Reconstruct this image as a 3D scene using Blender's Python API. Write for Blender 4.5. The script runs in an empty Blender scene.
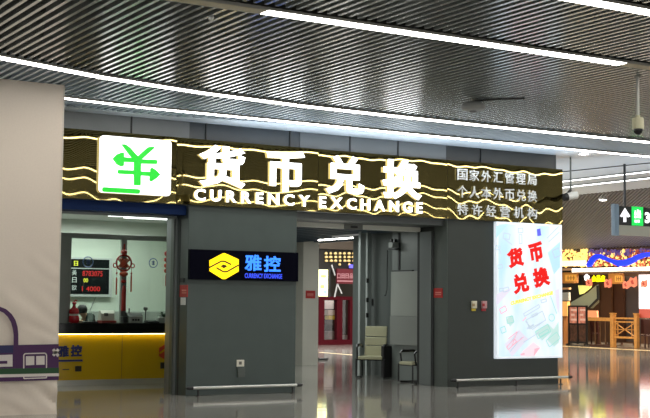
import bpy, bmesh, math, random
from mathutils import Vector, Matrix, noise
random.seed(7)
SC = bpy.context.scene
COL = SC.collection
PI = math.pi

# ------------------------------------------------------------------ camera
W, H = 650, 418
FPX = 1250.0
ROLL = 0.0098
PITCH = math.atan(93.7 / FPX)
YAW = math.radians(31.14)
CAM = Vector((-9.06, -19.492, 1.6))
_fh = Vector((math.sin(YAW), math.cos(YAW), 0)); _r0 = Vector((math.cos(YAW), -math.sin(YAW), 0))
CF = _fh * math.cos(PITCH) + Vector((0, 0, math.sin(PITCH)))
_u0 = -_fh * math.sin(PITCH) + Vector((0, 0, math.cos(PITCH)))
CR = _r0 * math.cos(ROLL) + _u0 * math.sin(ROLL)
CU = _u0 * math.cos(ROLL) - _r0 * math.sin(ROLL)
cd = bpy.data.cameras.new('camera'); co = bpy.data.objects.new('camera', cd); COL.objects.link(co)
m = Matrix((CR, CU, -CF)).transposed().to_4x4(); m.translation = CAM
co.matrix_world = m
cd.sensor_width = 36; cd.lens = 36 * FPX / W; cd.clip_end = 300
SC.camera = co

def hit(px, py, axis, v):
    """point of the plane axis = v that the photograph shows at (px, py)"""
    d = CF + CR * ((px - W / 2) / FPX) - CU * ((py - H / 2) / FPX)
    return CAM + d * ((v - CAM[axis]) / d[axis])

# ------------------------------------------------------------------ materials
MATS = {}
def mat(name, col, rough=0.5, metal=0.0, emit=0.0, ecol=None, spec=0.5, trans=0.0, alpha=1.0, coat=0.0):
    if name in MATS: return MATS[name]
    M = bpy.data.materials.new(name); M.use_nodes = True
    b = M.node_tree.nodes['Principled BSDF']
    c = tuple(col) + (1,)
    b.inputs['Base Color'].default_value = c
    b.inputs['Roughness'].default_value = rough
    b.inputs['Metallic'].default_value = metal
    b.inputs['Specular IOR Level'].default_value = spec
    b.inputs['Coat Weight'].default_value = coat
    b.inputs['Transmission Weight'].default_value = trans
    b.inputs['Alpha'].default_value = alpha
    if emit:
        b.inputs['Emission Color'].default_value = tuple(ecol or col) + (1,)
        b.inputs['Emission Strength'].default_value = emit
    MATS[name] = M
    return M

def grain(M, scale=30, amount=0.08, bump=0.0, stretch=(1, 1, 1)):
    """slight procedural mottling of a material's own colour, plus optional bump"""
    nt = M.node_tree; b = nt.nodes['Principled BSDF']
    tc = nt.nodes.new('ShaderNodeTexCoord'); mp = nt.nodes.new('ShaderNodeMapping')
    mp.inputs['Scale'].default_value = stretch
    nz = nt.nodes.new('ShaderNodeTexNoise'); nz.inputs['Scale'].default_value = scale
    nz.inputs['Detail'].default_value = 4
    nt.links.new(tc.outputs['Object'], mp.inputs[0]); nt.links.new(mp.outputs[0], nz.inputs['Vector'])
    c = b.inputs['Base Color'].default_value
    rp = nt.nodes.new('ShaderNodeValToRGB')
    rp.color_ramp.elements[0].color = tuple(x * (1 - amount) for x in c[:3]) + (1,)
    rp.color_ramp.elements[1].color = tuple(min(1, x * (1 + amount)) for x in c[:3]) + (1,)
    rp.color_ramp.elements[0].position = .3; rp.color_ramp.elements[1].position = .7
    nt.links.new(nz.outputs['Fac'], rp.inputs[0]); nt.links.new(rp.outputs[0], b.inputs['Base Color'])
    if bump:
        bp = nt.nodes.new('ShaderNodeBump'); bp.inputs['Strength'].default_value = bump; bp.inputs['Distance'].default_value = .01
        nt.links.new(nz.outputs['Fac'], bp.inputs['Height']); nt.links.new(bp.outputs[0], b.inputs['Normal'])
    return M

# ------------------------------------------------------------------ mesh builder
class MB:
    def __init__(s): s.v = []; s.f = []; s.sm = False
    def add(s, vs, fs):
        n = len(s.v); s.v += [Vector(p) for p in vs]; s.f += [tuple(i + n for i in f) for f in fs]; return s
    def box(s, x0, x1, y0, y1, z0, z1):
        x0, x1 = sorted((x0, x1)); y0, y1 = sorted((y0, y1)); z0, z1 = sorted((z0, z1))
        return s.add([(x0, y0, z0), (x1, y0, z0), (x1, y1, z0), (x0, y1, z0), (x0, y0, z1), (x1, y0, z1), (x1, y1, z1), (x0, y1, z1)],
                     [(0, 3, 2, 1), (4, 5, 6, 7), (0, 1, 5, 4), (1, 2, 6, 5), (2, 3, 7, 6), (3, 0, 4, 7)])
    def bar(s, a, b, w, h, up=(0, 0, 1)):
        a = Vector(a); b = Vector(b); d = (b - a).normalized(); u = Vector(up)
        if abs(d.dot(u)) > .98: u = Vector((1, 0, 0))
        r = d.cross(u).normalized() * (w / 2); u = r.cross(d).normalized() * (h / 2)
        vs = [p + q for p in (a, b) for q in (-r - u, r - u, r + u, -r + u)]
        return s.add(vs, [(3, 2, 1, 0), (4, 5, 6, 7), (0, 1, 5, 4), (1, 2, 6, 5), (2, 3, 7, 6), (3, 0, 4, 7)])
    def tube(s, pts, r, n=10, closed=False):
        pts = [Vector(p) for p in pts]; rs = r if isinstance(r, (list, tuple)) else [r] * len(pts)
        rings = []; prev = None
        for i, p in enumerate(pts):
            if closed: d = pts[(i + 1) % len(pts)] - pts[i - 1]
            else: d = pts[min(i + 1, len(pts) - 1)] - pts[max(i - 1, 0)]
            d.normalize()
            if prev is None:
                u = Vector((0, 0, 1)) if abs(d.z) < .9 else Vector((1, 0, 0))
            else: u = prev
            u = (u - d * u.dot(d)).normalized(); prev = u; w = d.cross(u)
            rings.append([p + (u * math.cos(2 * PI * k / n) + w * math.sin(2 * PI * k / n)) * rs[i] for k in range(n)])
        vs = [q for rg in rings for q in rg]; fs = []
        m = len(pts)
        for i in range(m if closed else m - 1):
            j = (i + 1) % m
            for k in range(n):
                fs.append((i * n + k, i * n + (k + 1) % n, j * n + (k + 1) % n, j * n + k))
        if not closed: fs += [tuple(range(n - 1, -1, -1)), tuple((m - 1) * n + k for k in range(n))]
        s.sm = True
        return s.add(vs, fs)
    def lathe(s, prof, c, n=24):
        c = Vector(c)
        vs = [c + Vector((r * math.cos(2 * PI * k / n), r * math.sin(2 * PI * k / n), z)) for r, z in prof for k in range(n)]
        fs = []
        for i in range(len(prof) - 1):
            for k in range(n): fs.append((i * n + k, i * n + (k + 1) % n, (i + 1) * n + (k + 1) % n, (i + 1) * n + k))
        fs += [tuple(range(n - 1, -1, -1)), tuple((len(prof) - 1) * n + k for k in range(n))]
        s.sm = True
        return s.add(vs, fs)
    def ball(s, c, rx, ry=None, rz=None, n=12, m=8):
        ry = ry or rx; rz = rz or rx; c = Vector(c)
        vs = [c + Vector((0, 0, -rz))]
        for i in range(1, m):
            a = -PI / 2 + PI * i / m
            vs += [c + Vector((rx * math.cos(a) * math.cos(2 * PI * k / n), ry * math.cos(a) * math.sin(2 * PI * k / n), rz * math.sin(a))) for k in range(n)]
        vs.append(c + Vector((0, 0, rz))); fs = []
        for k in range(n): fs.append((0, 1 + (k + 1) % n, 1 + k))
        for i in range(m - 2):
            for k in range(n): fs.append((1 + i * n + k, 1 + i * n + (k + 1) % n, 1 + (i + 1) * n + (k + 1) % n, 1 + (i + 1) * n + k))
        t = len(vs) - 1; b = 1 + (m - 2) * n
        for k in range(n): fs.append((b + k, b + (k + 1) % n, t))
        s.sm = True
        return s.add(vs, fs)
    def prism(s, pts, d):
        """polygon in space (any plane) pushed along the vector d"""
        pts = [Vector(p) for p in pts]; d = Vector(d); n = len(pts)
        return s.add(pts + [p + d for p in pts], [tuple(range(n - 1, -1, -1)), tuple(range(n, 2 * n))] +
                     [(i, (i + 1) % n, n + (i + 1) % n, n + i) for i in range(n)])
    def build(s, name, M, parent=None, bevel=0.0, loc=None, smooth=None):
        me = bpy.data.meshes.new(name)
        o = bpy.data.objects.new(name, me); COL.objects.link(o)
        org = Vector((0, 0, 0))
        if parent is not None:
            r = parent
            while r.parent: r = r.parent
            org = r.location.copy(); o.parent = parent
            if parent.parent or parent.type == 'MESH':
                org = ROOTLOC.get(r.name, org)
        elif loc is not None:
            org = Vector(loc); o.location = org
            ROOTLOC[o.name] = org
        me.from_pydata([p - org for p in s.v], [], s.f)
        bm = bmesh.new(); bm.from_mesh(me)
        bmesh.ops.recalc_face_normals(bm, faces=bm.faces)
        if bevel:
            bmesh.ops.bevel(bm, geom=[e for e in bm.edges if len(e.link_faces) == 2 and e.calc_face_angle(0) > .5],
                            offset=bevel, segments=2, profile=.5, affect='EDGES', clamp_overlap=True)
        bm.to_mesh(me); bm.free()
        if (s.sm if smooth is None else smooth):
            me.polygons.foreach_set('use_smooth', [True] * len(me.polygons))
            try: me.set_sharp_from_angle(angle=math.radians(40))
            except Exception: pass
        if M: me.materials.append(M)
        return o
ROOTLOC = {}

def thing(name, label, cat, loc, group=None):
    o = bpy.data.objects.new(name, None); COL.objects.link(o); o.location = loc
    o.empty_display_size = .1
    ROOTLOC[o.name] = Vector(loc)
    return tag(o, label, cat, group)
def tag(o, label, cat, group=None):
    o['label'] = label; o['category'] = cat
    if group: o['group'] = group
    return o
def struct(name, mb, M, **k):
    o = mb.build(name, M, **k); o['kind'] = 'structure'; return o

def text_mesh(body, bold=0.0, depth=0.02):
    """glyphs in the unit box: verts (u, v, w) with u,v in 0..1 and w outwards, plus faces and aspect"""
    cu = bpy.data.curves.new('t', 'FONT'); cu.body = body; cu.size = 1
    cu.bevel_depth = bold; cu.bevel_resolution = 0; cu.extrude = depth / 2; cu.resolution_u = 3
    o = bpy.data.objects.new('t', cu); COL.objects.link(o)
    dg = bpy.context.evaluated_depsgraph_get(); dg.update()
    me = bpy.data.meshes.new_from_object(o.evaluated_get(dg))
    vs = [v.co.copy() for v in me.vertices]; fs = [tuple(p.vertices) for p in me.polygons]
    bpy.data.objects.remove(o); bpy.data.curves.remove(cu); bpy.data.meshes.remove(me)
    x0 = min(v.x for v in vs); x1 = max(v.x for v in vs); y0 = min(v.y for v in vs); y1 = max(v.y for v in vs)
    z0 = min(v.z for v in vs); z1 = max(v.z for v in vs)
    vs = [((v.x - x0) / (x1 - x0), (v.y - y0) / (y1 - y0), (v.z - z0) / max(1e-9, z1 - z0)) for v in vs]
    return vs, fs, (x1 - x0) / (y1 - y0)

def put_text(mb, body, origin, ux, uz, out, bold=0.0):
    """fit the glyphs of body into the parallelogram origin + ux, uz; 'out' is the raised thickness vector"""
    vs, fs, _ = text_mesh(body, bold)
    o = Vector(origin); ux = Vector(ux); uz = Vector(uz); out = Vector(out)
    return mb.add([o + ux * a + uz * b + out * c for a, b, c in vs], fs)

def front_text(mb, body, x0, y0, x1, y1, plane, t=0.03, bold=0.0, axis=1):
    """glyphs standing on the plane, filling the box the photograph shows them in"""
    cx, cy = (x0 + x1) / 2, (y0 + y1) / 2
    L = hit(x0, cy, axis, plane); Rr = hit(x1, cy, axis, plane); T = hit(cx, y0, axis, plane); B = hit(cx, y1, axis, plane)
    out = Vector((0, -t, 0)) if axis == 1 else Vector((-t, 0, 0))
    if axis == 1: o = Vector((L.x, plane, B.z)); ux = Vector((Rr.x - L.x, 0, 0))
    else: o = Vector((plane, L.y, B.z)); ux = Vector((0, Rr.y - L.y, 0))
    return put_text(mb, body, o, ux, (0, 0, T.z - B.z), out, bold)
def F(px, py, plane): return hit(px, py, 1, plane)
def rect_on(mb, x0, y0, x1, y1, plane, t, axis=1):
    """upright slab on a plane, from a box in the photograph"""
    cx, cy = (x0 + x1) / 2, (y0 + y1) / 2
    L = hit(x0, cy, axis, plane); Rr = hit(x1, cy, axis, plane); T = hit(cx, y0, axis, plane); B = hit(cx, y1, axis, plane)
    if axis == 1: return mb.box(L.x, Rr.x, plane - t, plane, B.z, T.z)
    return mb.box(plane - t, plane, L.y, Rr.y, B.z, T.z)

# ------------------------------------------------------------------ shared materials
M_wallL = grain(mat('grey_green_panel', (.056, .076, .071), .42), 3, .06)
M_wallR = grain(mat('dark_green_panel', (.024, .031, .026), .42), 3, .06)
M_side = grain(mat('grey_side_panel', (.085, .1, .09), .4), 4, .05)
M_post = mat('steel_post', (.22, .24, .24), .35, .6)
M_dark = mat('dark_joint', (.02, .022, .022), .5)
M_black = mat('black_plastic', (.012, .012, .012), .4)
M_steel = mat('brushed_steel', (.62, .62, .58), .28, 1.0)
M_white = mat('white_paint', (.75, .76, .73), .5)
M_cream = mat('cream_wall', (.62, .68, .6), .6)
M_red = mat('red_plastic', (.45, .015, .012), .4)
M_lamp = mat('lit_diffuser', (1, 1, 1), .5, emit=14.0, ecol=(1, .97, .9))
M_lampc = mat('lit_diffuser_cool', (1, 1, 1), .5, emit=5.0, ecol=(.95, 1, 1))
M_channel = mat('lamp_channel', (.35, .34, .31), .45, .3)

# ------------------------------------------------------------------ floor
Mf = mat('polished_stone_floor', (.3, .285, .265), .07, spec=.6)
nt = Mf.node_tree; b = nt.nodes['Principled BSDF']
tc = nt.nodes.new('ShaderNodeTexCoord')
br = nt.nodes.new('ShaderNodeTexBrick'); br.offset = 0; br.inputs['Scale'].default_value = 1
br.inputs['Brick Width'].default_value = 1.0; br.inputs['Row Height'].default_value = 1.0
br.inputs['Mortar Size'].default_value = .006
br.inputs['Color1'].default_value = (.3, .288, .262, 1); br.inputs['Color2'].default_value = (.36, .345, .315, 1)
br.inputs['Mortar'].default_value = (.2, .19, .172, 1)
nz = nt.nodes.new('ShaderNodeTexNoise'); nz.inputs['Scale'].default_value = 1.6; nz.inputs['Detail'].default_value = 6
mx = nt.nodes.new('ShaderNodeMixRGB'); mx.blend_type = 'MULTIPLY'; mx.inputs[0].default_value = .45
rp = nt.nodes.new('ShaderNodeValToRGB'); rp.color_ramp.elements[0].position = .35; rp.color_ramp.elements[1].position = .65
rp.color_ramp.elements[0].color = (.72, .71, .69, 1)
nt.links.new(tc.outputs['Object'], br.inputs['Vector']); nt.links.new(tc.outputs['Object'], nz.inputs['Vector'])
nt.links.new(nz.outputs['Fac'], rp.inputs[0]); nt.links.new(br.outputs['Color'], mx.inputs[1]); nt.links.new(rp.outputs[0], mx.inputs[2])
nt.links.new(mx.outputs[0], b.inputs['Base Color'])
n2 = nt.nodes.new('ShaderNodeTexNoise'); n2.inputs['Scale'].default_value = 3.5; n2.inputs['Detail'].default_value = 2
bp = nt.nodes.new('ShaderNodeBump'); bp.inputs['Strength'].default_value = .16; bp.inputs['Distance'].default_value = .008
nt.links.new(tc.outputs['Object'], n2.inputs['Vector']); nt.links.new(n2.outputs['Fac'], bp.inputs['Height'])
nt.links.new(bp.outputs[0], b.inputs['Normal'])
struct('floor', MB().box(-25, 40, -60, 40, -.1, 0), Mf)

# ------------------------------------------------------------------ ceilings
ZC = 4.69
Mslat = mat('aluminium_slats', (.55, .585, .59), .2, .65)
Mslat2 = mat('blue_sheen_slats', (.6, .7, .8), .35, .3)  # bluish reflection on the front slats, put into their colour
Mplen = mat('dark_plenum', (.012, .012, .01), .8)
sl = MB(); sl2 = MB()
def yA(x):
    P = [(-12, -6.2), (-8, -5.2), (-6, -4.5), (-4.5, -3.92), (-2.93, -3.34), (-1.25, -2.95), (.6, -2.73), (2.5, -2.67), (4.7, -2.64), (8.3, -2.68), (20, -2.68)]
    for (a, c), (d, e) in zip(P, P[1:]):
        if a <= x <= d: return c + (e - c) * (x - a) / (d - a)
    return P[-1][1]
def yC(x):
    P = [(-6, -1.9), (-4, -1.6), (-2.67, -1.3), (-1.4, -1.14), (1.5, -1.1), (4, -1.04), (20, -1.04)]
    for (a, c), (d, e) in zip(P, P[1:]):
        if a <= x <= d: return c + (e - c) * (x - a) / (d - a)
    return P[0][1]
PITCHS = .128
x = -14.0
while x < 45:
    w = .043
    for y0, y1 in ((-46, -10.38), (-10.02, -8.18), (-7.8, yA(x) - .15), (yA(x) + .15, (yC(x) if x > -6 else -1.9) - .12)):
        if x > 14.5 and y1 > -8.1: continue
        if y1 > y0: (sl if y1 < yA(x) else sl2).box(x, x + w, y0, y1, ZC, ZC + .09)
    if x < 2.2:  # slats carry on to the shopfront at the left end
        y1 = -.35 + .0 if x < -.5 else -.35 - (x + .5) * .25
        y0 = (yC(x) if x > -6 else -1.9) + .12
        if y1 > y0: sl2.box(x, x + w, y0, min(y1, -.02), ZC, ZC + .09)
    x += PITCHS
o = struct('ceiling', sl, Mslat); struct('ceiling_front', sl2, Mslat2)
struct('ceiling_upper', MB().box(-25, 14.6, -60, .05, 4.95, 4.99).box(14.6, 46, -60, -8.1, 4.95, 4.99), Mplen)
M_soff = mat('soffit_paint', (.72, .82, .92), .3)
sf = MB()
sf.prism([(-4, -.36, ZC), (-.5, -.36, ZC), (2.0, -.92, ZC), (9.6, -.92, ZC), (8.7, .42, ZC), (-4, .42, ZC)], (0, 0, .06))
struct('trim_1', sf, M_soff)

def strip_light(pts, label, lit=None, z=ZC, w=.18, h=.03, M=None):
    c = Vector(pts[len(pts) // 2]).to_3d(); c.z = z
    t = thing('strip_light', label, 'light', c, 'linear strip lights in the ceilings')
    P = [Vector((a, b_, z)) for a, b_ in pts]
    def run(P, zz, ww, hh):
        mb = MB(); vs = []; n = len(P)
        for i, p in enumerate(P):
            d = (P[min(i + 1, n - 1)] - P[max(i - 1, 0)]).normalized(); r = Vector((d.y, -d.x, 0)) * ww / 2
            vs += [p - r + Vector((0, 0, zz)), p + r + Vector((0, 0, zz)), p + r + Vector((0, 0, zz + hh)), p - r + Vector((0, 0, zz + hh))]
        fs = [(3, 2, 1, 0), tuple((n - 1) * 4 + k for k in range(4))]
        for i in range(n - 1):
            for k in range(4): fs.append((i * 4 + k, i * 4 + (k + 1) % 4, i * 4 + 4 + (k + 1) % 4, i * 4 + 4 + k))
        return mb.add(vs, fs)
    run(P, -.028, w + .05, .028).build('channel', M_channel, t)
    if lit is None:
        run(P, -.032, w, .004).build('diffuser', M or M_lamp, t)
    else:
        for a, b_, on in lit:
            Q = [Vector((a, pts[0][1], z)), Vector((b_, pts[0][1], z))]
            o = run(Q, -.032, w, .004).build('diffuser', (M or M_lamp) if on else mat('unlit_diffuser', (.5, .45, .3), .4), t)
            if not on: o['label'] = 'unlit yellowed end section'
    return t
xs = [-12, -10, -8, -6, -5.2, -4.5, -3.7, -2.93, -2.1, -1.25, -.4, .6, 1.5, 2.5, 4.7, 8.3, 14]
strip_light([(q, yA(q)) for q in xs], 'bright strip light that bends away from the hoarding, second in front of the signboard', w=.165)
strip_light([(q, yC(q)) for q in (-5, -4, -2.67, -1.4, 0, 1.5, 4, 14)], 'bright strip light nearest the signboard, along the soffit edge', w=.125)
strip_light([(-9, -7.99), (14.4, -7.99)], 'broad strip light across the upper right of the slats with an unlit yellowed end', lit=[(-9, -2.9, 0), (-2.88, 2.27, 1), (2.29, 3.3, 0), (3.32, 14.4, 1)])
strip_light([(-9, -10.2), (20, -10.2)], 'strip light crossing the top right corner of the picture')
for yy in (-14.2, -18.4, -23.0, -28.5, -35.0):
    t = strip_light([(-9, yy), (30, yy)], 'strip light in the slatted ceiling behind the viewpoint')

# upper plain ceiling beyond the soffit
M_ceil2 = mat('pale_blue_ceiling', (.7, .78, .86), .45)
Z2 = 5.0
mb = MB(); mb.box(8.3, 17.6, .2, 40, Z2, Z2 + .1).box(9.5, 17.6, -12, .2, Z2, Z2 + .1)
struct('ceiling_far', mb, M_ceil2)
strip_light([(14.1, -4), (14.1, 20)], 'upper of two thin strip lights on the far pale ceiling', z=Z2 - .004, w=.14, M=M_lampc)
strip_light([(15.3, -4), (15.3, 20)], 'lower of two thin strip lights on the far pale ceiling', z=Z2 - .004, w=.14, M=M_lampc)
a = hit(560, 172, 2, Z2 - .01); c = hit(650, 163, 2, Z2 - .01)
mb = MB(); d = (c - a) * .6; mb.tube([a - d, c + d], .012, 6)
tag(mb.build('ceiling_cable', M_dark, loc=a), 'thin dark cable run across the far pale ceiling', 'cable')

# sloping slatted ceiling down to the restaurant
A0, A1 = Vector((17.5, 0, 5.0)), Vector((25.1, 0, 3.82))
def slope_pt(px, py):
    d = CF + CR * ((px - W / 2) / FPX) - CU * ((py - H / 2) / FPX)
    n = Vector((A1.z - A0.z, 0, -(A1.x - A0.x))); k = (A0 - CAM).dot(n) / d.dot(n)
    return CAM + d * k
struct('ceiling_slope', MB().prism([(17.5, -5, 5.03), (25.1, -5, 3.85), (25.1, 40, 3.85), (17.5, 40, 5.03)], (0, 0, .05)), mat('grey_backing', (.014, .014, .015), .6))
p, q = slope_pt(626, 205), slope_pt(586, 240)
dirv = (q - p); dirv = dirv / dirv.x
mb = MB()
yy = -12.0
while yy < 36:
    a = Vector((17.5, yy, 5.0)); c = a + dirv * 7.6; c.z = 3.82
    # keep the run inside y -4 .. 40
    mb.bar(a, c, .06, .04)
    yy += .17
struct('ceiling_slope_slats', mb, mat('grey_slats', (.15, .15, .16), .45, .3))

# ------------------------------------------------------------------ shopfront walls
ZF0, ZF1 = 3.25, 4.39
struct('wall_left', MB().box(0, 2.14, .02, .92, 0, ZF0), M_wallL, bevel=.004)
mb = MB()
for y0, y1 in ((.33, .36),): mb.box(-.006, 0, y0, y1, 0, 3.05)
struct('trim_2', mb, M_dark)
struct('trim_3', MB().box(-.03, 0, .44, .86, 0, 3.05), M_post, bevel=.005)
struct('trim_4', MB().box(-.05, -.03, .5, .62, 0, 3.05), M_side)
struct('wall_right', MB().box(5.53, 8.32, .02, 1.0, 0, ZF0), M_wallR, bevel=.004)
struct('trim_5', MB().box(5.515, 5.53, .03, .45, 0, ZF0), M_side)
mb = MB().box(5.48, 5.53, .52, .9, 0, 3.03)
struct('trim_6', mb, M_post, bevel=.004)
struct('trim_7', MB().box(5.49, 5.53, .45, .52, 0, 3.05).box(5.49, 5.53, .9, .99, 0, 3.05), M_dark)
# band above the signboard
M_bg = grain(mat('grey_band', (.21, .225, .235), .35), 2, .08); M_bn = grain(mat('navy_band', (.035, .045, .055), .3), 2, .15)
mb = MB(); mb.box(-4, .0, .05, .4, ZF1 - .2, ZC)
struct('trim_8', mb, M_bg)
xb = F(300, 140, .05).x; xc = F(446, 150, .05).x; 
struct('trim_9', MB().box(.0, xb, .06, .4, ZF1 - .2, ZC), M_bn)
struct('trim_10', MB().box(xb, xc, .05, .4, ZF1 - .2, ZC), mat('grey_band_b', (.13, .145, .155), .35))
struct('trim_11', MB().box(xc, 8.33, .06, .4, ZF1 - .2, ZC), mat('dark_band', (.02, .023, .024), .4))
mb = MB()
for px in (131, 206, 290, 350, 398, 481):
    X = F(px, 140, .05).x; mb.box(X - .012, X + .012, .035, .06, ZF1, ZC)
struct('trim_12', mb, M_dark)
# blue header over the counter bay, grey header over the doorway
struct('trim_13', MB().box(-4, .0, .1, .5, 3.08, ZF0), mat('navy_header', (.004, .024, .11), .5, spec=.15))
struct('trim_14', MB().box(-4, .0, .48, .6, 3.04, 3.09), mat('grey_lip', (.3, .33, .34), .4))
struct('trim_15', MB().box(-.012, 0, .0, .5, 3.02, ZF0), mat('navy_end', (.03, .042, .05), .4))
struct('trim_16', MB().box(2.14, 5.53, .12, .9, 3.12, ZF0), mat('dark_header', (.07, .08, .08), .4))

# ------------------------------------------------------------------ signboard
Mgold = mat('gold_mirror_panel', (.28, .22, .08), .02, 1.0)
sb = thing('signboard', 'long gold mirrored currency exchange signboard with glowing white lettering above the entrances', 'signboard', (3, -.05, ZF0))
splits = [-3.6, F(172, 170, -.05).x + .08, F(318, 170, -.05).x, F(447, 185, -.05).x, 8.4]
YP = -.06
for k, (xa, xb_) in enumerate(zip(splits, splits[1:])):
    mb = MB(); nx = int((xb_ - xa) / .035); nzz = 32; g = .003
    for i in range(nx + 1):
        for j in range(nzz + 1):
            X = xa + g + (xb_ - xa - 2 * g) * i / nx; Z = ZF0 + (ZF1 - ZF0) * j / nzz
            kk = 2.0 if k == 3 else 1.15
            y = kk * (Z - 3.82) * (.017 * noise.noise(Vector((X * 1.15 + k * 7.3, .4, k * 3.1))) + .007 * noise.noise(Vector((X * 2.9 + k * 5, .2, 9.1)))) + .0022 * noise.noise(Vector((X * .8 + k * 3, Z * .9, 4.4)))
            mb.v.append(Vector((X, YP + y, Z)))
    for i in range(nx):
        for j in range(nzz):
            q = i * (nzz + 1) + j; mb.f.append((q, q + nzz + 1, q + nzz + 2, q + 1))
    mb.sm = True
    n0 = len(mb.v)
    o = mb.build('panel', Mgold, sb)
    # face towards the hall
    if o.data.polygons[0].normal.y > 0: o.data.flip_normals()
MB().box(-3.6, 8.4, -.03, .05, ZF0, ZF1).build('backing', M_dark, sb)
Mletter = mat('lit_white_letter', (1, 1, 1), .4, emit=2.6, ecol=(1, 1, 1))
YL = YP - .015
for ch, bx in (('货', (198.3, 145.7, 244.7, 187.6)), ('币', (265.8, 150.5, 304, 191.6)), ('兑', (325.3, 156, 363.6, 194.6)), ('换', (382, 160, 421, 199.4))):
    front_text(MB(), ch, *bx, YL, .05, .033).build('letter', Mletter, sb, smooth=False)
def row_letters(word, xa, ya0, ya1, xb_, yb0, yb1, M, gap, t, bold, plane=YL, cell=False, name='letter'):
    L = F(xa, (ya0 + ya1) / 2, plane); Rr = F(xb_, (yb0 + yb1) / 2, plane)
    z0 = (F(xa, ya1, plane).z + F(xb_, yb1, plane).z) / 2; z1 = (F(xa, ya0, plane).z + F(xb_, yb0, plane).z) / 2
    n = len(word)
    asp = [1.0 if cell else text_mesh(c_, bold)[2] for c_ in word]
    tot = sum(asp); wid = Rr.x - L.x; g = gap * wid / n; k = (wid - g * (n - 1)) / tot; X = L.x
    for c_, a_ in zip(word, asp):
        mb = MB(); put_text(mb, c_, (X, plane, z0), (a_ * k, 0, 0), (0, 0, z1 - z0), (0, -t, 0), bold)
        mb.build(name, M, sb, smooth=False); X += a_ * k + g
row_letters('CURRENCY', 194, 188.8, 201, 309.5, 195.5, 206, Mletter, .34, .03, .022)
row_letters('EXCHANGE', 319, 196.3, 208, 422, 202.7, 213, Mletter, .34, .03, .022)
Msilver = mat('silver_letter', (.85, .88, .9), .3, .75)
row_letters('国家外汇管理局', 456.8, 168.6, 179.8, 536, 174.6, 185.8, Msilver, .17, .03, .018, cell=True)
row_letters('个人本外币兑换', 456.8, 185, 197, 536.5, 190.6, 202.6, Msilver, .17, .03, .018, cell=True)
row_letters('特许经营机构', 456.8, 204, 215.5, 536.5, 207.3, 218.8, Msilver, .28, .03, .018, cell=True)
# white light box with the green exchange symbol
def rrect(x0, x1, z0, z1, r, y, n=6):
    P = []
    for cx, cz, a0 in ((x1 - r, z1 - r, 0), (x0 + r, z1 - r, 90), (x0 + r, z0 + r, 180), (x1 - r, z0 + r, 270)):
        for k in range(n + 1):
            a = math.radians(a0 + 90 * k / n); P.append((cx + r * math.cos(a), y, cz + r * math.sin(a)))
    return P
ys = YP - .082
SX0, SX1, SZ0, SZ1 = F(100.3, 165, ys).x, F(171.2, 168, ys).x, 3.37, 4.31
lb = MB().prism(rrect(SX0, SX1, SZ0, SZ1, .06, YP - .02), (0, -.06, 0)).build('symbol_box', mat('lit_white_box', (1, 1, 1), .4, emit=1.35, ecol=(1, 1, 1)), sb)
Mgreen = mat('lit_green', (.02, .6, .05), .4, emit=.55, ecol=(.01, .66, .02))
ys = YP - .082
def PX(*pts):  # polygon on the box face from photograph points
    return [F(a, b_, ys) for a, b_ in pts]
mb = MB(); D = (0, -.012, 0)
def crop(*pts): return PX(*[(60 + a / 4.643, 120 + b_ / 4.643) for a, b_ in pts])
mb.prism(crop((283, 112), (305, 113), (325, 128), (361, 168), (400, 132), (412, 125), (440, 124), (436, 132), (376, 186), (374, 305), (342, 303), (342, 186), (322, 165)), D)
mb.prism(crop((243, 180), (262, 160), (285, 150), (297, 152), (297, 172), (345, 177), (345, 197), (297, 195), (296, 213), (282, 216), (262, 206)), D)
mb.prism(crop((372, 182), (448, 185), (454, 195), (448, 205), (372, 203)), D)
mb.prism(crop((270, 231), (345, 234), (345, 254), (270, 250), (265, 241)), D)
mb.prism(crop((372, 238), (418, 241), (418, 224), (428, 221), (450, 236), (465, 254), (446, 272), (424, 286), (414, 282), (415, 261), (372, 258)), D)
mb.build('exchange_symbol', Mgreen, lb, smooth=False)
mb = MB().prism(rrect(F(102, 190, ys).x, F(140, 190, ys).x, 3.375, 3.455, .035, ys), D)
mb.build('green_bar', Mgreen, lb)

# ------------------------------------------------------------------ company sign on the left block
cs = thing('company_sign', 'black wall sign with glowing yellow hexagon logo and blue characters', 'sign', (1.07, .02, 1.97))
MB().box(0.0, 2.13, -.07, .02, 1.975, 2.49).build('panel', mat('black_sign_panel', (.003, .003, .008), .6, spec=.02), cs, bevel=.006)
yq = -.072
hx = lambda *pts: [F(185 + a / 5.417, 240 + b_ / 5.417, yq) for a, b_ in pts]
lg = MB().prism(hx((132, 110), (205, 72), (215, 72), (288, 105), (288, 170), (215, 212), (203, 212), (132, 168)), (0, -.02, 0)).build('logo', mat('lit_yellow', (1, .65, 0), .4, emit=1.15, ecol=(1, .72, .0)), cs)
mb = MB(); yq = -.0925
for pl in (((130, 150), (196, 115), (214, 115), (250, 133)), ((290, 136), (226, 172), (208, 172), (170, 150)),):
    P = [F(185 + a / 5.417, 240 + b_ / 5.417, yq) for a, b_ in pl]
    for a, c in zip(P, P[1:]): mb.bar(a, c, .012, .03, up=(0, -1, 0)) if 0 else mb.bar(a, c, .026, .01, up=(0, 1, 0))
mb.prism(hx((192, 142), (210, 131), (230, 142), (210, 154)), (0, -.004, 0))
mb.build('logo_groove', mat('groove_dark', (.1, .05, 0), .5), lg)
Mblue = mat('lit_blue', (.05, .2, 1), .4, emit=1.2, ecol=(.02, .2, 1.0))
for ch, bx in (('雅', (244.4, 254.6, 261.2, 271)), ('控', (263.6, 256, 280.3, 272))):
    front_text(MB(), ch, *bx, -.072, .02, .025).build('letter', Mblue, cs, smooth=False)
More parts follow.
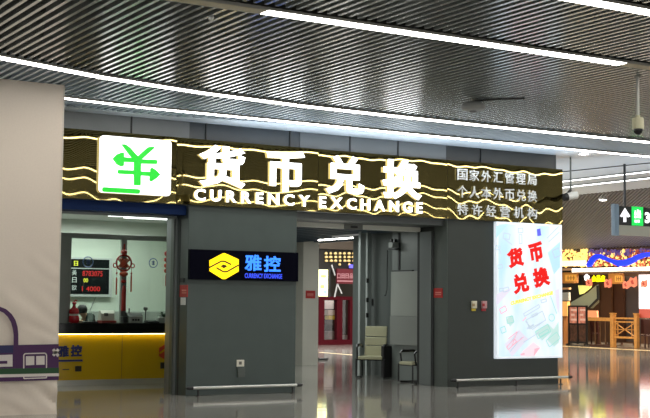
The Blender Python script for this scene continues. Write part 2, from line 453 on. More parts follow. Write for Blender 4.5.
front_text(MB(), 'CURRENCY EXCHANGE', 244.6, 273.6, 282, 278.4, -.072, .012, .02).build('lettering', mat('lit_deep_blue', (.03, .06, .7), .4, emit=.7, ecol=(.05, .1, 1)), cs, smooth=False)

# ------------------------------------------------------------------ poster light box
ps = thing('poster_lightbox', 'tall glowing white light box poster with big red characters and banknote sketches', 'light box', (7.5, .02, .53))
MB().box(6.65, 8.36, -.08, .02, .53, 3.24).build('frame', mat('white_frame', (.8, .85, .88), .35, emit=.45, ecol=(.8, .9, 1)), ps, bevel=.008)
Mp = mat('lit_print', (.9, .95, 1), .3, emit=1.0)
nt = Mp.node_tree; b = nt.nodes['Principled BSDF']
tc = nt.nodes.new('ShaderNodeTexCoord'); mp = nt.nodes.new('ShaderNodeMapping'); mp.inputs['Rotation'].default_value = (0, .7, 0)
mp.inputs['Scale'].default_value = (1.4, 1, .5)
nz = nt.nodes.new('ShaderNodeTexNoise'); nz.inputs['Scale'].default_value = 1.0; nz.inputs['Detail'].default_value = 3
rp = nt.nodes.new('ShaderNodeValToRGB'); e = rp.color_ramp.elements
e[0].position = .36; e[0].color = (.5, .8, .95, 1); e[1].position = .56; e[1].color = (.92, .97, 1, 1)
nt.links.new(tc.outputs['Object'], mp.inputs[0]); nt.links.new(mp.outputs[0], nz.inputs['Vector']); nt.links.new(nz.outputs['Fac'], rp.inputs[0])
nt.links.new(rp.outputs[0], b.inputs['Emission Color']); nt.links.new(rp.outputs[0], b.inputs['Base Color'])
b.inputs['Emission Strength'].default_value = .76; nt.links.remove(b.inputs['Base Color'].links[0]); b.inputs['Base Color'].default_value = (.25, .28, .3, 1)
pr = MB().box(6.69, 8.32, -.086, -.078, .57, 3.2).build('print', Mp, ps)
yp = -.087
Mredink = mat('lit_red_ink', (.3, .004, .004), .7, spec=.1, emit=.72, ecol=(.9, .02, .015))
def tilt_text(body, cx, cy, w, h, rot, bold, M, name='letter', t=.004):
    C0 = F(cx, cy, yp); a = math.radians(rot)
    ux = Vector((math.cos(a), 0, math.sin(a))) * w; uz = Vector((-math.sin(a), 0, math.cos(a))) * h
    return put_text(MB(), body, C0 - ux / 2 - uz / 2, ux, uz, (0, -t, 0), bold).build(name, M, pr, smooth=False)
tilt_text('货', 515.3, 257.6, .42, .39, 11, .06, Mredink); tilt_text('币', 536, 252, .38, .4, 11, .06, Mredink)
tilt_text('兑', 520.6, 283.2, .42, .4, 11, .06, Mredink); tilt_text('换', 541.3, 277, .44, .4, 11, .06, Mredink)
Myel = mat('lit_yellow_ink', (.85, .75, .05), .4, emit=.65, ecol=(.9, .75, .05))
a, c = F(510.5, 303.5, yp), F(553, 292.5, yp)
tilt_text('CURRENCY EXCHANGE', 532, 298, (c - a).length, .075, math.degrees(math.atan2(c.z - a.z, c.x - a.x)), .06, Myel, 'lettering')
def ink(name, polys, M, wd=.016):
    for P in polys:
        mb = MB(); Q = [F(485 + a / 5.576, (285 if P[0] == 'b' else 215) + b_ / 5.576, yp - .001) for a, b_ in P[1:]]
        for u, v in zip(Q, Q[1:]): mb.bar(u, v, wd, .002, up=(0, 1, 0))
        mb.build(name, M, pr)
def RB(t, x0, y0, x1, y1, k=.45):  # slanted banknote outline
    dx, dy = (x1 - x0), (y1 - y0); 
    return [t, (x0, y0), (x1, y0 - dx * k), (x1 + dy * k * .7, y1 - dx * k), (x0 + dy * k * .7, y1), (x0, y0)]
Mgrey = mat('grey_ink', (.4, .45, .5), .5, emit=.5, ecol=(.55, .68, .78))
Mteal = mat('teal_ink', (.25, .55, .5), .5, emit=.5, ecol=(.4, .72, .7))
Mpink = mat('pink_ink', (.6, .2, .3), .5, emit=.6, ecol=(1, .6, .68))
ink('banknote_sketch', [RB('b', 230, 195, 320, 245, .55), RB('b', 215, 160, 300, 175, .6), RB('t', 185, 75, 210, 100, .1), RB('t', 105, 100, 140, 130, -.2), RB('t', 190, 110, 205, 160, .05), RB('b', 80, 20, 100, 35, .1), RB('b', 312, 85, 340, 100, .3), ['t', (110, 135), (150, 165)], ['t', (70, 175), (90, 215)]], Mgrey)
ink('green_note_sketch', [RB('b', 280, 260, 350, 300, .6), RB('b', 340, 310, 400, 345, .8), RB('b', 300, 275, 350, 290, .6), RB('b', 120, 180, 155, 215, .2), RB('b', 85, 240, 110, 270, .4), ['b'] + [(372 + 16 * math.cos(a * .6), 182 + 20 * math.sin(a * .6)) for a in range(12)], ['b', (365, 60), (400, 160)]], Mteal)
ink('grey_note_sketch', [RB('b', 100, 20, 130, 40, .3), RB('b', 235, 240, 270, 245, .6), RB('b', 260, 170, 290, 180, .5), ['b', (225, 200), (265, 248), (330, 200)], ['b', (120, 350), (185, 262)], ['b', (140, 372), (205, 290)], ['b', (215, 320), (300, 265)], RB('t', 60, 170, 85, 190, -.2), RB('t', 70, 280, 95, 300, .2), RB('t', 375, 200, 410, 240, .5), ['t', (345, 130), (415, 60)], ['t', (355, 150), (415, 95)]], Mgrey)
ink('pink_note_sketch', [RB('b', 80, 135, 112, 160, .6), RB('b', 120, 345, 165, 360, 1.0), RB('b', 200, 390, 220, 385, .2), ['b', (130, 300), (180, 260), (150, 340), (215, 290)], ['b', (210, 200), (230, 180)]], Mpink)
def patch(name, t_, pts, M):
    MB().prism([F(485 + a / 5.576, (285 if t_ == 'b' else 215) + b_ / 5.576, yp + .0003) for a, b_ in pts], (0, -.0012, 0)).build(name, M, pr, smooth=False)
Mpt = mat('pale_teal_ink', (.3, .4, .4), .5, emit=.62, ecol=(.6, .85, .8)); Mpl = mat('pale_lilac_ink', (.4, .35, .4), .5, emit=.66, ecol=(.8, .8, .95)); Mpb = mat('pale_blue_ink', (.3, .4, .5), .5, emit=.66, ecol=(.5, .8, .95))
patch('note_patch', 'b', ((280, 262), (350, 215), (385, 250), (318, 310)), Mpt); patch('note_patch', 'b', ((345, 305), (410, 205), (412, 320), (385, 345)), Mpt)
patch('note_patch', 'b', ((118, 195), (148, 165), (165, 205), (140, 232)), Mpt); patch('note_patch', 'b', ((110, 330), (190, 250), (240, 300), (150, 400)), Mpl)
patch('note_patch', 'b', ((210, 370), (270, 320), (310, 350), (270, 398), (200, 398)), mat('pale_pink_ink', (.5, .35, .4), .5, emit=.68, ecol=(1, .78, .85)))
patch('note_patch', 't', ((350, 210), (418, 150), (418, 290), (385, 330)), Mpb); patch('note_patch', 't', ((62, 60), (130, 50), (62, 130)), Mpb); patch('note_patch', 'b', ((62, 50), (160, 10), (62, 120)), Mpl)
patch('note_patch', 'b', ((390, 30), (415, 20), (415, 170), (400, 120)), Mpl)
mb = MB().prism([F(485 + a / 5.576, 285 + b_ / 5.576, yp) for a, b_ in ((272, 398), (276, 355), (305, 350))], (0, -.003, 0)); mb.build('pink_patch', Mpink, pr)
mb = MB().prism([F(485 + a / 5.576, 215 + b_ / 5.576, yp) for a, b_ in ((292, 118), (289, 80), (308, 75), (313, 114))], (0, -.003, 0)); mb.build('blue_mark', mat('blue_ink', (.1, .1, .8), .5, emit=.6, ecol=(.1, .12, .9)), pr)

# ------------------------------------------------------------------ crash rails
def crash_rail(x0, x1, label, legs, z=.14, y=-.14):
    t = thing('guard_rail', label, 'rail', ((x0 + x1) / 2, y, 0), 'low steel rails before the walls')
    MB().tube([(x0 + .12, y, z), (x1 - .12, y, z)], .026, 14).build('rail', M_steel, t)
    for s, X in ((1, x0), (-1, x1)):
        MB().tube([(X, y, z), (X + s * .03, y, z), (X + s * .03, y, z), (X + s * .12, y, z)], [.016, .028, .031, .031], 12).build('end_cap', M_black, t)
    for X in legs:
        mb = MB().tube([(X, y, z - .03), (X, y, .012)], .018, 8); mb.lathe([(.045, 0), (.045, .012)], (X, y, 0), 12)
        mb.build('leg', M_black, t)
crash_rail(-.06, 2.2, 'steel guard rail at the foot of the left wall, under the white socket', (.16, 2.0))
crash_rail(5.48, 8.56, 'steel guard rail at the foot of the right wall, under the glowing poster', (5.66, 7.1, 8.25))

# ------------------------------------------------------------------ wall bits
t = thing('wall_socket', 'white wall socket with grey box under it on the left wall', 'socket', F(240, 370, .02))
rect_on(MB(), 236.3, 359.8, 243.8, 366.6, .02, .02).build('socket_plate', mat('ivory_plastic', (.75, .72, .62), .4), t, bevel=.004)
rect_on(MB(), 239, 361.5, 241.6, 364.6, -.001, .006).build('socket_insert', mat('socket_dark', (.15, .14, .12), .5), t)
rect_on(MB(), 236.8, 367.6, 243.8, 377, .02, .05).build('cable_box', M_side, t, bevel=.004)
for px, c1, c2, lab in ((473, (.7, .66, .5), (.6, .45, .02), 'small ivory wall button with a yellow lower edge left of the poster'), (483, (.55, .3, .3), (.4, .02, .03), 'small red and pale wall button beside the poster frame')):
    t = thing('wall_button', lab, 'button', F(px, 306, .02))
    k = 1.8
    rect_on(MB(), px - k, 301, px + k + .8, 308.3, .02, .05).build('housing', mat('btn%d' % px, c1, .4), t, bevel=.006)
    rect_on(MB(), px - k, 308.5, px + k + .3, 311, .02, .03).build('lower_plate', mat('btl%d' % px, c2, .4), t, bevel=.003)
    rect_on(MB(), px - .9, 303.5, px + 1.3, 306.3, -.028, .02).build('knob', mat('btk%d' % px, c2 if px > 480 else (.4, .3, .15), .4), t, bevel=.004)

def notice(name, label, axis, plane, box, sub=None):
    t = thing(name, label, 'notice', hit((box[0] + box[2]) / 2, box[3], axis, plane), 'small red notices at the doors')
    rect_on(MB(), *box, plane, .012, axis).build('plate', M_red, t, bevel=.002)
    h = box[3] - box[1]
    for k in ((.38, .52), (.62, .7)):
        rect_on(MB(), box[0] + 1.6, box[1] + h * k[0], box[2] - 1.6, box[1] + h * k[1], plane - .011, .004, axis).build('text_line', mat('pale_red_print', (.7, .25, .2), .5), t)
    if sub:
        rect_on(MB(), *sub, plane, .02, axis).build('white_tag', M_white, t, bevel=.002)
    return t
notice('red_notice', 'red notice with white tag below, on the side of the left wall by the counter', 0, -.0, (180.3, 285, 188, 297), (181.5, 297.5, 185.8, 305))
notice('red_notice', 'red notice on the side of the right wall, at the doorway', 0, 5.514, (433.8, 288.3, 442.8, 297.8))
notice('red_notice', 'red notice on the pale pillar inside the doorway', 1, 8.199, (305.6, 290.6, 315, 298.4))
t = tag(rect_on(MB(), 181, 278.2, 184.6, 282.5, -.0, .02, 0).build('key_switch', M_dark, loc=hit(182.8, 282.5, 0, 0)), 'small dark switch on the wall side above the red notice', 'switch')

# ------------------------------------------------------------------ hoarding
YH = -2.25
HX1 = -3.08
Mcloth = grain(mat('beige_fabric', (.8, .7, .6), .38), 40, .02)
hd = thing('hoarding', 'tall beige fabric hoarding with a purple train graphic at the left edge', 'hoarding', (-5, YH, 0))
mb = MB(); nx, nz_ = 150, 120; HX0 = -11.2
def wrinkle(X, Z):
    k = max(0.0, 1 - Z / 2.4)
    d = HX1 - X
    a = .03 * k * abs(noise.noise(Vector(((X + Z * .75) * 3.2, (Z - X * .4) * .8, 2.0))))
    a += .12 * k * math.exp(-d * 1.3) * (abs(noise.noise(Vector(((X * .7 + Z) * 3.6, (X - Z * .5) * .8, 5.0)))) - .0)
    a += .012 * abs(noise.noise(Vector((X * 1.1, Z * .8, 1))))
    return a
for i in range(nx + 1):
    for j in range(nz_ + 1):
        X = HX0 + (HX1 - HX0) * i / nx; Z = ZC * j / nz_
        mb.v.append(Vector((X, YH - .02 - wrinkle(X, Z), Z)))
for i in range(nx):
    for j in range(nz_):
        q = i * (nz_ + 1) + j; mb.f.append((q, q + nz_ + 1, q + nz_ + 2, q + 1))
mb.sm = True
o = mb.build('fabric', Mcloth, hd)
if o.data.polygons[0].normal.y > 0: o.data.flip_normals()
MB().box(HX0, HX1 + .0, YH, YH + .12, 0, ZC).build('board', mat('pale_edge', (.7, .64, .56), .5), hd)
MB().box(HX1 - .0, HX1 + .02, YH - .03, YH + .12, 0, ZC).build('edge_strip', mat('pale_edge', (.7, .64, .56), .5), hd)
yg = YH - .09
def poly_px(name, pts, M, plane=yg, t=.006, parent=None, sc=4.18, ox=0, oy=290):
    return MB().prism([F(ox + a / sc, oy + b_ / sc, plane) for a, b_ in pts], (0, -t, 0)).build(name, M, parent or hd, smooth=False)
Mpur = mat('purple_print', (.055, .008, .075), .5); Mnavy = mat('navy_print', (.015, .015, .085), .5); Mgrn = mat('green_print', (.01, .065, .018), .5)
Mwht = mat('white_print', (.7, .64, .6), .5)
poly_px('train_band', [(-300, 238), (245, 226), (245, 376), (-300, 392)], Mpur)
poly_px('navy_band', [(-300, 240), (55, 231), (55, 262), (-300, 270)], Mnavy, yg - .006)
poly_px('green_stripe', [(-300, 334), (246, 325), (246, 348), (-300, 358)], Mgrn, yg - .006)
poly_px('white_stripe', [(-300, 358), (246, 348), (246, 360), (-300, 372)], Mwht, yg - .006)
poly_px('train_window', [(-40, 273), (52, 270), (52, 320), (-40, 322)], Mwht, yg - .006)
poly_px('window_bar', [(-40, 297), (30, 296), (30, 308), (-40, 309)], Mpur, yg - .012)
poly_px('door_pane', [(108, 277), (143, 276), (143, 313), (108, 315)], Mwht, yg - .006)
poly_px('door_pane', [(151, 276), (186, 275), (186, 312), (151, 313)], Mwht, yg - .006)
mb = MB(); P = [F(a / 4.18, 290 + b_ / 4.18, yg - .004) for a, b_ in ((99, 370), (99, 272), (105, 266), (188, 264), (194, 270), (194, 367), (99, 370))]
for u, v in zip(P, P[1:]): mb.bar(u, v, .016, .012, up=(0, 1, 0))
mb.build('door_outline', Mwht, hd)
mb = MB()
for u, v in (((222, 248), (244, 276)), ((222, 274), (244, 248)), ((222, 262), (240, 261))): mb.bar(F(u[0] / 4.18, 290 + u[1] / 4.18, yg - .01), F(v[0] / 4.18, 290 + v[1] / 4.18, yg - .01), .04, .012, up=(0, 1, 0))
mb.build('star_mark', Mwht, hd)
out = [(-40, 66), (0, 70), (25, 80), (48, 100), (64, 125), (73, 155), (76, 185), (76, 232)]
inn = [(57, 232), (57, 188), (53, 160), (46, 135), (32, 112), (16, 96), (0, 88), (-40, 82)]
poly_px('purple_arch', out + inn, Mpur, yg + .0, .008)

struct('wall_hall', MB().box(-25, -6.1, 6, 6.2, 0, 5), M_side)
# ------------------------------------------------------------------ counter bay
struct('wall_back', MB().box(-6, 2.0, 5.0, 5.1, 0, 3.3), M_cream)
struct('wall_bay', MB().box(1.96, 2.05, .92, 5.1, 0, 3.3), M_cream)
struct('ceiling_bay', MB().box(-6, 2.05, .6, 5.1, 3.25, 3.3), mat('bay_ceiling', (.6, .62, .6), .6))
struct('wall_bay_left', MB().box(-6.1, -6, -2.1, 5.1, 0, 4.6), M_side)
for (p0, p1, lab) in (((109, 213.6), (122, 214.2), 'short ceiling tube over the counter, left of two'), ((127, 215), (165, 217.8), 'long ceiling tube over the counter, right of two')):
    a = hit(*p0, 2, 3.24); c = hit(*p1, 2, 3.24)
    a.y = c.y = (a.y + c.y) / 2
    t = thing('tube_light', lab, 'light', (a + c) / 2)
    MB().box(a.x, c.x, a.y - .06, a.y + .06, 3.22, 3.25).build('housing', M_white, t)
    MB().box(a.x, c.x, a.y - .04, a.y + .04, 3.19, 3.22).build('tube', mat('lit_tube', (1, 1, 1), emit=3, ecol=(.93, 1, .95)), t)
YK = 3.2
ct = thing('service_counter', 'yellow fronted exchange counter with black top and blue and red lettering', 'counter', (-.8, YK, 0))
MB().box(-4, 1.95, YK + .03, YK + .6, .1, .97).build('front_panel', mat('yellow_laminate', (.62, .4, .008), .22), ct)
MB().box(-4, 1.95, YK - .08, YK + .75, .97, 1.17).build('worktop', mat('black_stone', (.006, .006, .006), .12), ct, bevel=.006)
MB().box(-4, 1.95, YK + .02, YK + .6, 0, .1).build('kick_plate', mat('kick_steel', (.6, .6, .55), .35, .5), ct)
MB().box(-4, 1.95, YK - .03, YK - .01, .955, .97).build('glow_strip', mat('lit_warm_strip', (1, .8, .3), emit=7, ecol=(1, .78, .25)), ct)
X = F(122, 350, YK + .03).x
MB().box(X - .004, X + .004, YK + .026, YK + .03, .1, .97).build('panel_joint', mat('joint_ochre', (.25, .15, .01), .5), ct)
yk = YK + .03
Mnl = mat('navy_lettering', (.015, .02, .14), .4)
for ch, bx in (('雅', (57, 345.5, 69, 357)), ('控', (70.5, 344.8, 82, 356.6))):
    front_text(MB(), ch, *bx, yk, .012, .05).build('letter', Mnl, ct, smooth=False)
rect_on(MB(), 57, 359.6, 82.5, 361.6, yk, .01).build('underline', Mnl, ct)
rect_on(MB(), 75, 366, 81.3, 371.4, yk, .01).build('dark_square', mat('print_dark', (.02, .015, .01), .5), ct)
rect_on(MB(), 62.5, 369, 69, 370, yk, .01).build('small_line', mat('print_dark', (.02, .015, .01), .5), ct)
rect_on(MB(), 160.3, 362.3, 166.5, 368.6, yk, .01).build('dark_square', mat('print_dark', (.02, .015, .01), .5), ct)
rl = MB().prism([F(a, b_, yk) for a, b_ in ((159, 348), (166.5, 343.2), (174, 348), (174, 356), (166.5, 361), (159, 356))], (0, -.01, 0)).build('red_logo', mat('red_print', (.55, .06, .015), .4), ct)
mb = MB()
P = [F(a, b_, yk - .011) for a, b_ in ((159.5, 353.5), (165, 349.5), (168, 352.5))]; mb.bar(P[0], P[1], .03, .006, up=(0, 1, 0)); mb.bar(P[1], P[2], .03, .006, up=(0, 1, 0))
mb.build('logo_line', mat('yellow_laminate', (.62, .4, .008), .22), rl)

# glass partition on the counter
YG = 3.5
gp = thing('glass_partition', 'grey framed glass partition standing on the counter', 'partition', (-.5, YG, 1.17))
Mfr = mat('grey_frame', (.22, .24, .22), .35, .4)
MB().box(-4, 1.95, YG, YG + .08, 2.79, 2.89).build('header', Mfr, gp, bevel=.004)
MB().box(-1.05, -.83, YG, YG + .08, 1.17, 2.79).build('post', Mfr, gp, bevel=.004)
MB().box(.195, .305, YG, YG + .08, 1.17, 2.79).build('post', Mfr, gp, bevel=.004)
Mgl = mat('clear_glass', (.9, 1, .95), .02, trans=1.0)
nt = Mgl.node_tree
gl = []
for xa, xb_ in ((-.83, .195), (.305, 1.94)):
    gl.append(MB().box(xa, xb_, YG + .035, YG + .045, 1.19, 2.79).build('pane', Mgl, gp))
def thin_glass(name, tint, refl=.08):
    M = bpy.data.materials.new(name); M.use_nodes = True; nt = M.node_tree; nt.nodes.clear()
    out = nt.nodes.new('ShaderNodeOutputMaterial'); tr = nt.nodes.new('ShaderNodeBsdfTransparent'); gs = nt.nodes.new('ShaderNodeBsdfGlossy')
    tr.inputs[0].default_value = tuple(tint) + (1,); gs.inputs['Roughness'].default_value = .03
    mxs = nt.nodes.new('ShaderNodeMixShader'); mxs.inputs[0].default_value = refl
    nt.links.new(tr.outputs[0], mxs.inputs[1]); nt.links.new(gs.outputs[0], mxs.inputs[2]); nt.links.new(mxs.outputs[0], out.inputs[0])
    return M
Mthin = thin_glass('partition_glass', (.93, .97, .94), .05)
for g in gl: g.data.materials[0] = Mthin
Mstk = mat('blue_sticker', (.05, .1, .25), .5)
def ring_sticker(px, py, r, parent, inner):
    c = F(px, py, YG + .03)
    mb = MB().tube([c + Vector((r * math.cos(2 * PI * k / 28), 0, r * math.sin(2 * PI * k / 28))) for k in range(28)], r * .1, 6, closed=True)
    mb.build('sticker_ring', Mstk, parent)
    mb = MB()
    for dz in (-.3, 0, .3): mb.box(c.x - r * .35, c.x + r * .35, c.y - .006, c.y - .002, c.z + (dz - .1) * r, c.z + (dz + .1) * r)
    mb.box(c.x - r * .12, c.x + r * .12, c.y - .006, c.y - .002, c.z - r * .5, c.z + r * .55)
    mb.build('sticker_mark', Mstk, parent)
ring_sticker(153.3, 263, .088, gl[1], 1); ring_sticker(88, 262, .1, gl[0], 1)

# knots
def knot(px, py, k, label, plane, full=True):
    c = F(px, py, plane)
    t = thing('knot_ornament', label, 'ornament', c + Vector((0, 0, .2 * k)), None)
    Mk = mat('red_cord', (.3, .018, .012), .6); Mk2 = mat('red_cord_orange', (.42, .07, .03), .6)
    r = .155 * k
    P = lambda a, rr, y=0: c + Vector((rr * math.cos(a), y, rr * math.sin(a)))
    if full:
        MB().tube([P(2 * PI * i / 32, r) for i in range(32)], .018 * k, 8, closed=True).build('ring', Mk, t)
        mb = MB()
        for a in (-.045, 0, .045):
            mb.tube([c + Vector((a * k - .09 * k, -.01, -.09 * k)), c + Vector((a * k + .09 * k, -.01, .09 * k))], .015 * k, 6)
            mb.tube([c + Vector((a * k + .09 * k, .01, -.09 * k)), c + Vector((a * k - .09 * k, .01, .09 * k))], .015 * k, 6)
        mb.build('woven_knot', Mk2, t)
        mb = MB()
        for a0 in (0, PI):
            mb.tube([c + Vector((math.cos(a0) * (r + .03 * k), 0, -.05 * k)) + Vector((.035 * k * math.cos(2 * PI * i / 12), 0, .04 * k * math.sin(2 * PI * i / 12))) for i in range(12)], .012 * k, 6, closed=True)
        mb.build('loop', Mk, t)
        MB().tube([c + Vector((0, 0, r)), c + Vector((0, 0, r + .22 * k))], .014 * k, 6).build('hanging_cord', Mk, t)
        MB().lathe([(.02 * k, 0), (.06 * k, .03 * k), (.06 * k, .07 * k), (.02 * k, .1 * k)], c + Vector((0, 0, r + .01 * k)), 10).build('bead', Mk, t)
        MB().lathe([(.03 * k, 0), (.085 * k, .03 * k), (.085 * k, .07 * k), (.03 * k, .1 * k)], c - Vector((0, 0, r + .11 * k)), 10).build('bead', Mk2, t)
        MB().lathe([(.02 * k, 0), (.05 * k, .02 * k), (.05 * k, .05 * k), (.02 * k, .07 * k)], c - Vector((0, 0, r + .24 * k)), 10).build('bead', Mk, t)
        MB().lathe([(.045 * k, 0), (.045 * k, .4 * k), (.03 * k, .46 * k), (.018 * k, .5 * k)], c - Vector((-.012, 0, r + .78 * k)), 10).build('tassel', Mk, t)
        for sx, dz in ((-.145, .62), (.16, .56)):
            mb = MB().tube([c + Vector((sx * k, 0, -.08 * k)), c + Vector((sx * k, 0, -.25 * k))], .006, 6); mb.build('side_cord', Mk, t)
            MB().ball(c + Vector((sx * k, 0, -.2 * k)), .02 * k).build('side_bead', Mk, t)
            MB().lathe([(.016 * k, 0), (.018 * k, .3 * k), (.01 * k, .34 * k)], c + Vector((sx * k, 0, -(dz) * k)), 8).build('side_tassel', Mk2, t)
    else:
        for z0, rr in ((.2, .045), (.08, .05), (-.04, .05), (-.14, .045)):
            MB().lathe([(.02, 0), (rr, .02), (rr, .07), (.02, .09)], c + Vector((0, 0, z0)), 10).build('bead', Mk if z0 > 0 else Mk2, t)
        MB().tube([c + Vector((0, 0, .3)), c + Vector((0, 0, -.14))], .012, 6).build('hanging_cord', Mk, t)
        MB().lathe([(.018, 0), (.018, .2), (.01, .24)], c + Vector((0, 0, -.4)), 8).build('tassel', Mk, t)
    return t
knot(124, 263, 1.0, 'big red round knot ornament with tassels hanging on the partition mullion', YG - .03)
knot(166.4, 266, 1.0, 'narrow red string ornament hanging at the right end of the partition', YG - .03, False)

# exchange rate board
YB = 4.98
eb = thing('rate_board', 'black exchange rate board with red digits on the wall behind the counter', 'display', F(91, 296, YB))
rect_on(MB(), 68, 257.5, 111.3, 297, YB, .06).build('frame', mat('pale_grey_frame', (.5, .53, .52), .4), eb, bevel=.006)
scn = rect_on(MB(), 69, 259.3, 109, 294, YB - .06, .006).build('screen', mat('black_screen', (.006, .008, .009), .2), eb)
rect_on(MB(), 69, 268, 109, 269, YB - .066, .004).build('divider', mat('pale_grey_frame', (.5, .53, .52), .4), scn)
Mled = mat('lit_red_led', (.3, .01, .01), emit=.45, ecol=(1, .03, .03)); Mledy = mat('lit_yellow_led', (.6, .6, .02), emit=.6, ecol=(.9, .9, .1)); Mwl = mat('white_board_print', (.55, .6, .6), .5)
front_text(MB(), '8783075', 82.5, 271, 102.5, 276.2, YB - .067, .004, .0).build('digit_row', Mled, scn, smooth=False)
front_text(MB(), '1 4000', 82, 286.4, 100, 291.2, YB - .067, .004, .0).build('digit_row', Mled, scn, smooth=False)
front_text(MB(), '00', 83.5, 278.2, 88, 282.4, YB - .067, .004, .01).build('unit_mark', Mledy, scn, smooth=False)
front_text(MB(), '日', 74, 261, 78, 265.8, YB - .067, .004, .01).build('header_mark', Mledy, scn, smooth=False)
for ch, yy in (('美', 269.8), ('日', 277.2), ('欧', 284.8)):
    front_text(MB(), ch, 72, yy, 76.6, yy + 5.4, YB - .067, .004, .01).build('currency_mark', Mwl, scn, smooth=False)
mb = MB(); P = [F(95.5, 297, YB), F(93, 303, YB), F(89, 313, YB)]; mb.tube([p - Vector((0, .01, 0)) for p in P], .008, 6)
tag(mb.build('display_cable', mat('grey_cable', (.25, .27, .26), .5), loc=P[2]), 'thin grey cable hanging below the exchange rate board', 'cable')
# low ledge behind the counter
tag(rect_on(MB(), 88, 311.2, 168, 322, YB, .25).build('back_cabinet', mat('pale_cabinet', (.42, .46, .43), .5), bevel=.01, loc=F(120, 322, YB)), 'pale low cabinet along the wall behind the counter', 'cabinet')

ZT = 1.172
def on_top(px, y): return F(px, 300, y).x
# red bottle shaped ornament
x0 = on_top(74.4, 3.42)
t = thing('red_vase', 'red bottle shaped ornament standing at the left end of the counter', 'ornament', (x0, 3.42, ZT))
Mrv = mat('red_gloss', (.4, .012, .02), .25)
MB().lathe([(.085, 0), (.1, .02), (.1, .1), (.08, .16), (.098, .2), (.085, .25), (.04, .29), (.026, .33), (.032, .36), (.05, .38), (.03, .4)], (x0, 3.42, ZT), 20).build('body', Mrv, t)
MB().lathe([(.094, .135), (.094, .17)], (x0, 3.42, ZT), 20).build('pale_band', mat('pale_band', (.6, .5, .45), .5), t)
MB().tube([(x0, 3.42, ZT + .4), (x0 + .02, 3.42, ZT + .43), (x0 + .05, 3.42, ZT + .42)], .012, 6).build('spout', Mrv, t)
# beige card terminal
def device(name, label, cat, px0, px1, y, d, h, M):
    a, c = on_top(px0, y), on_top(px1, y)
    t = thing(name, label, cat, ((a + c) / 2, y, ZT)); return t, a, c
t, a, c = device('card_terminal', 'beige sloped terminal with red base on the counter, left of the mullion', 'machine', 101, 115.5, 3.4, .2, .2, None)
MB().box(a, c, 3.32, 3.6, ZT, ZT + .045).build('base', mat('dark_red_base', (.25, .03, .02), .5), t, bevel=.005)
MB().prism([(a + .0, 3.36, ZT + .045), (a + .0, 3.58, ZT + .045), (a + .03, 3.58, ZT + .24), (a + .03, 3.5, ZT + .24), (a + .01, 3.4, ZT + .18)], (c - a - .02, 0, 0)).build('case', mat('beige_case', (.42, .42, .36), .5), t, bevel=.008)
MB().box(a + .07, a + .15, 3.385, 3.5, ZT + .13, ZT + .19).build('screen', mat('grey_screen', (.1, .11, .1), .3), t, bevel=.004)
t, a, c = device('banknote_counter', 'grey banknote counting machine on the counter, right of the mullion', 'machine', 128.5, 141.5, 3.4, .2, .2, None)
Mgm = mat('grey_machine', (.36, .38, .35), .45)
MB().box(a, c, 3.3, 3.58, ZT, ZT + .13).build('case', Mgm, t, bevel=.012)
MB().prism([(a - .03, 3.32, ZT + .13), (a - .03, 3.58, ZT + .13), (a - .03, 3.58, ZT + .2), (a - .03, 3.4, ZT + .19)], (c - a + .04, 0, 0)).build('hopper', mat('dark_hopper', (.09, .1, .09), .5), t, bevel=.008)
for k in range(3): MB().box(a + .045 + k * .055, a + .085 + k * .055, 3.292, 3.3, ZT + .04, ZT + .08).build('button', M_black, t)
MB().tube([(a + .06, 3.5, ZT + .19), (a + .06, 3.5, ZT + .28)], .016, 8).build('knob', M_black, t)
MB().box(a - .12, a - .02, 3.36, 3.5, ZT, ZT + .12).build('tray', M_black, t, bevel=.01)
x0 = on_top(152, 3.36)
t = thing('keyboard', 'dark flat keypad lying on the right part of the counter', 'keyboard', (x0, 3.36, ZT))
MB().prism([(x0 - .12, 3.3, ZT), (x0 - .12, 3.46, ZT), (x0 - .12, 3.46, ZT + .045), (x0 - .12, 3.3, ZT + .02)], (.26, 0, 0)).build('case', M_black, t, bevel=.004)
MB().prism([(x0 - .1, 3.315, ZT + .022), (x0 - .1, 3.44, ZT + .044), (x0 - .1, 3.44, ZT + .052), (x0 - .1, 3.315, ZT + .03)], (.22, 0, 0)).build('keys', mat('dark_keys', (.05, .05, .05), .5), t)
x0 = on_top(91, 3.36)
t = thing('document_tray', 'flat dark tray with papers on the counter in front of the person', 'tray', (x0, 3.36, ZT))
MB().box(x0 - .14, x0 + .13, 3.28, 3.45, ZT, ZT + .025).build('tray', M_black, t, bevel=.004)
MB().box(x0 - .15, x0 - .06, 3.27, 3.4, ZT + .025, ZT + .033).build('papers', M_white, t)
x0 = on_top(161, 3.4)
t = thing('tissue_box', 'small pale box beside the keypad at the right end of the counter', 'box', (x0, 3.42, ZT))
MB().box(x0 - .07, x0 + .06, 3.36, 3.48, ZT, ZT + .1).build('carton', mat('pale_carton', (.4, .43, .4), .6), t, bevel=.004)
MB().box(x0 - .03, x0 + .02, 3.38, 3.44, ZT + .1, ZT + .12).build('slot', M_white, t)
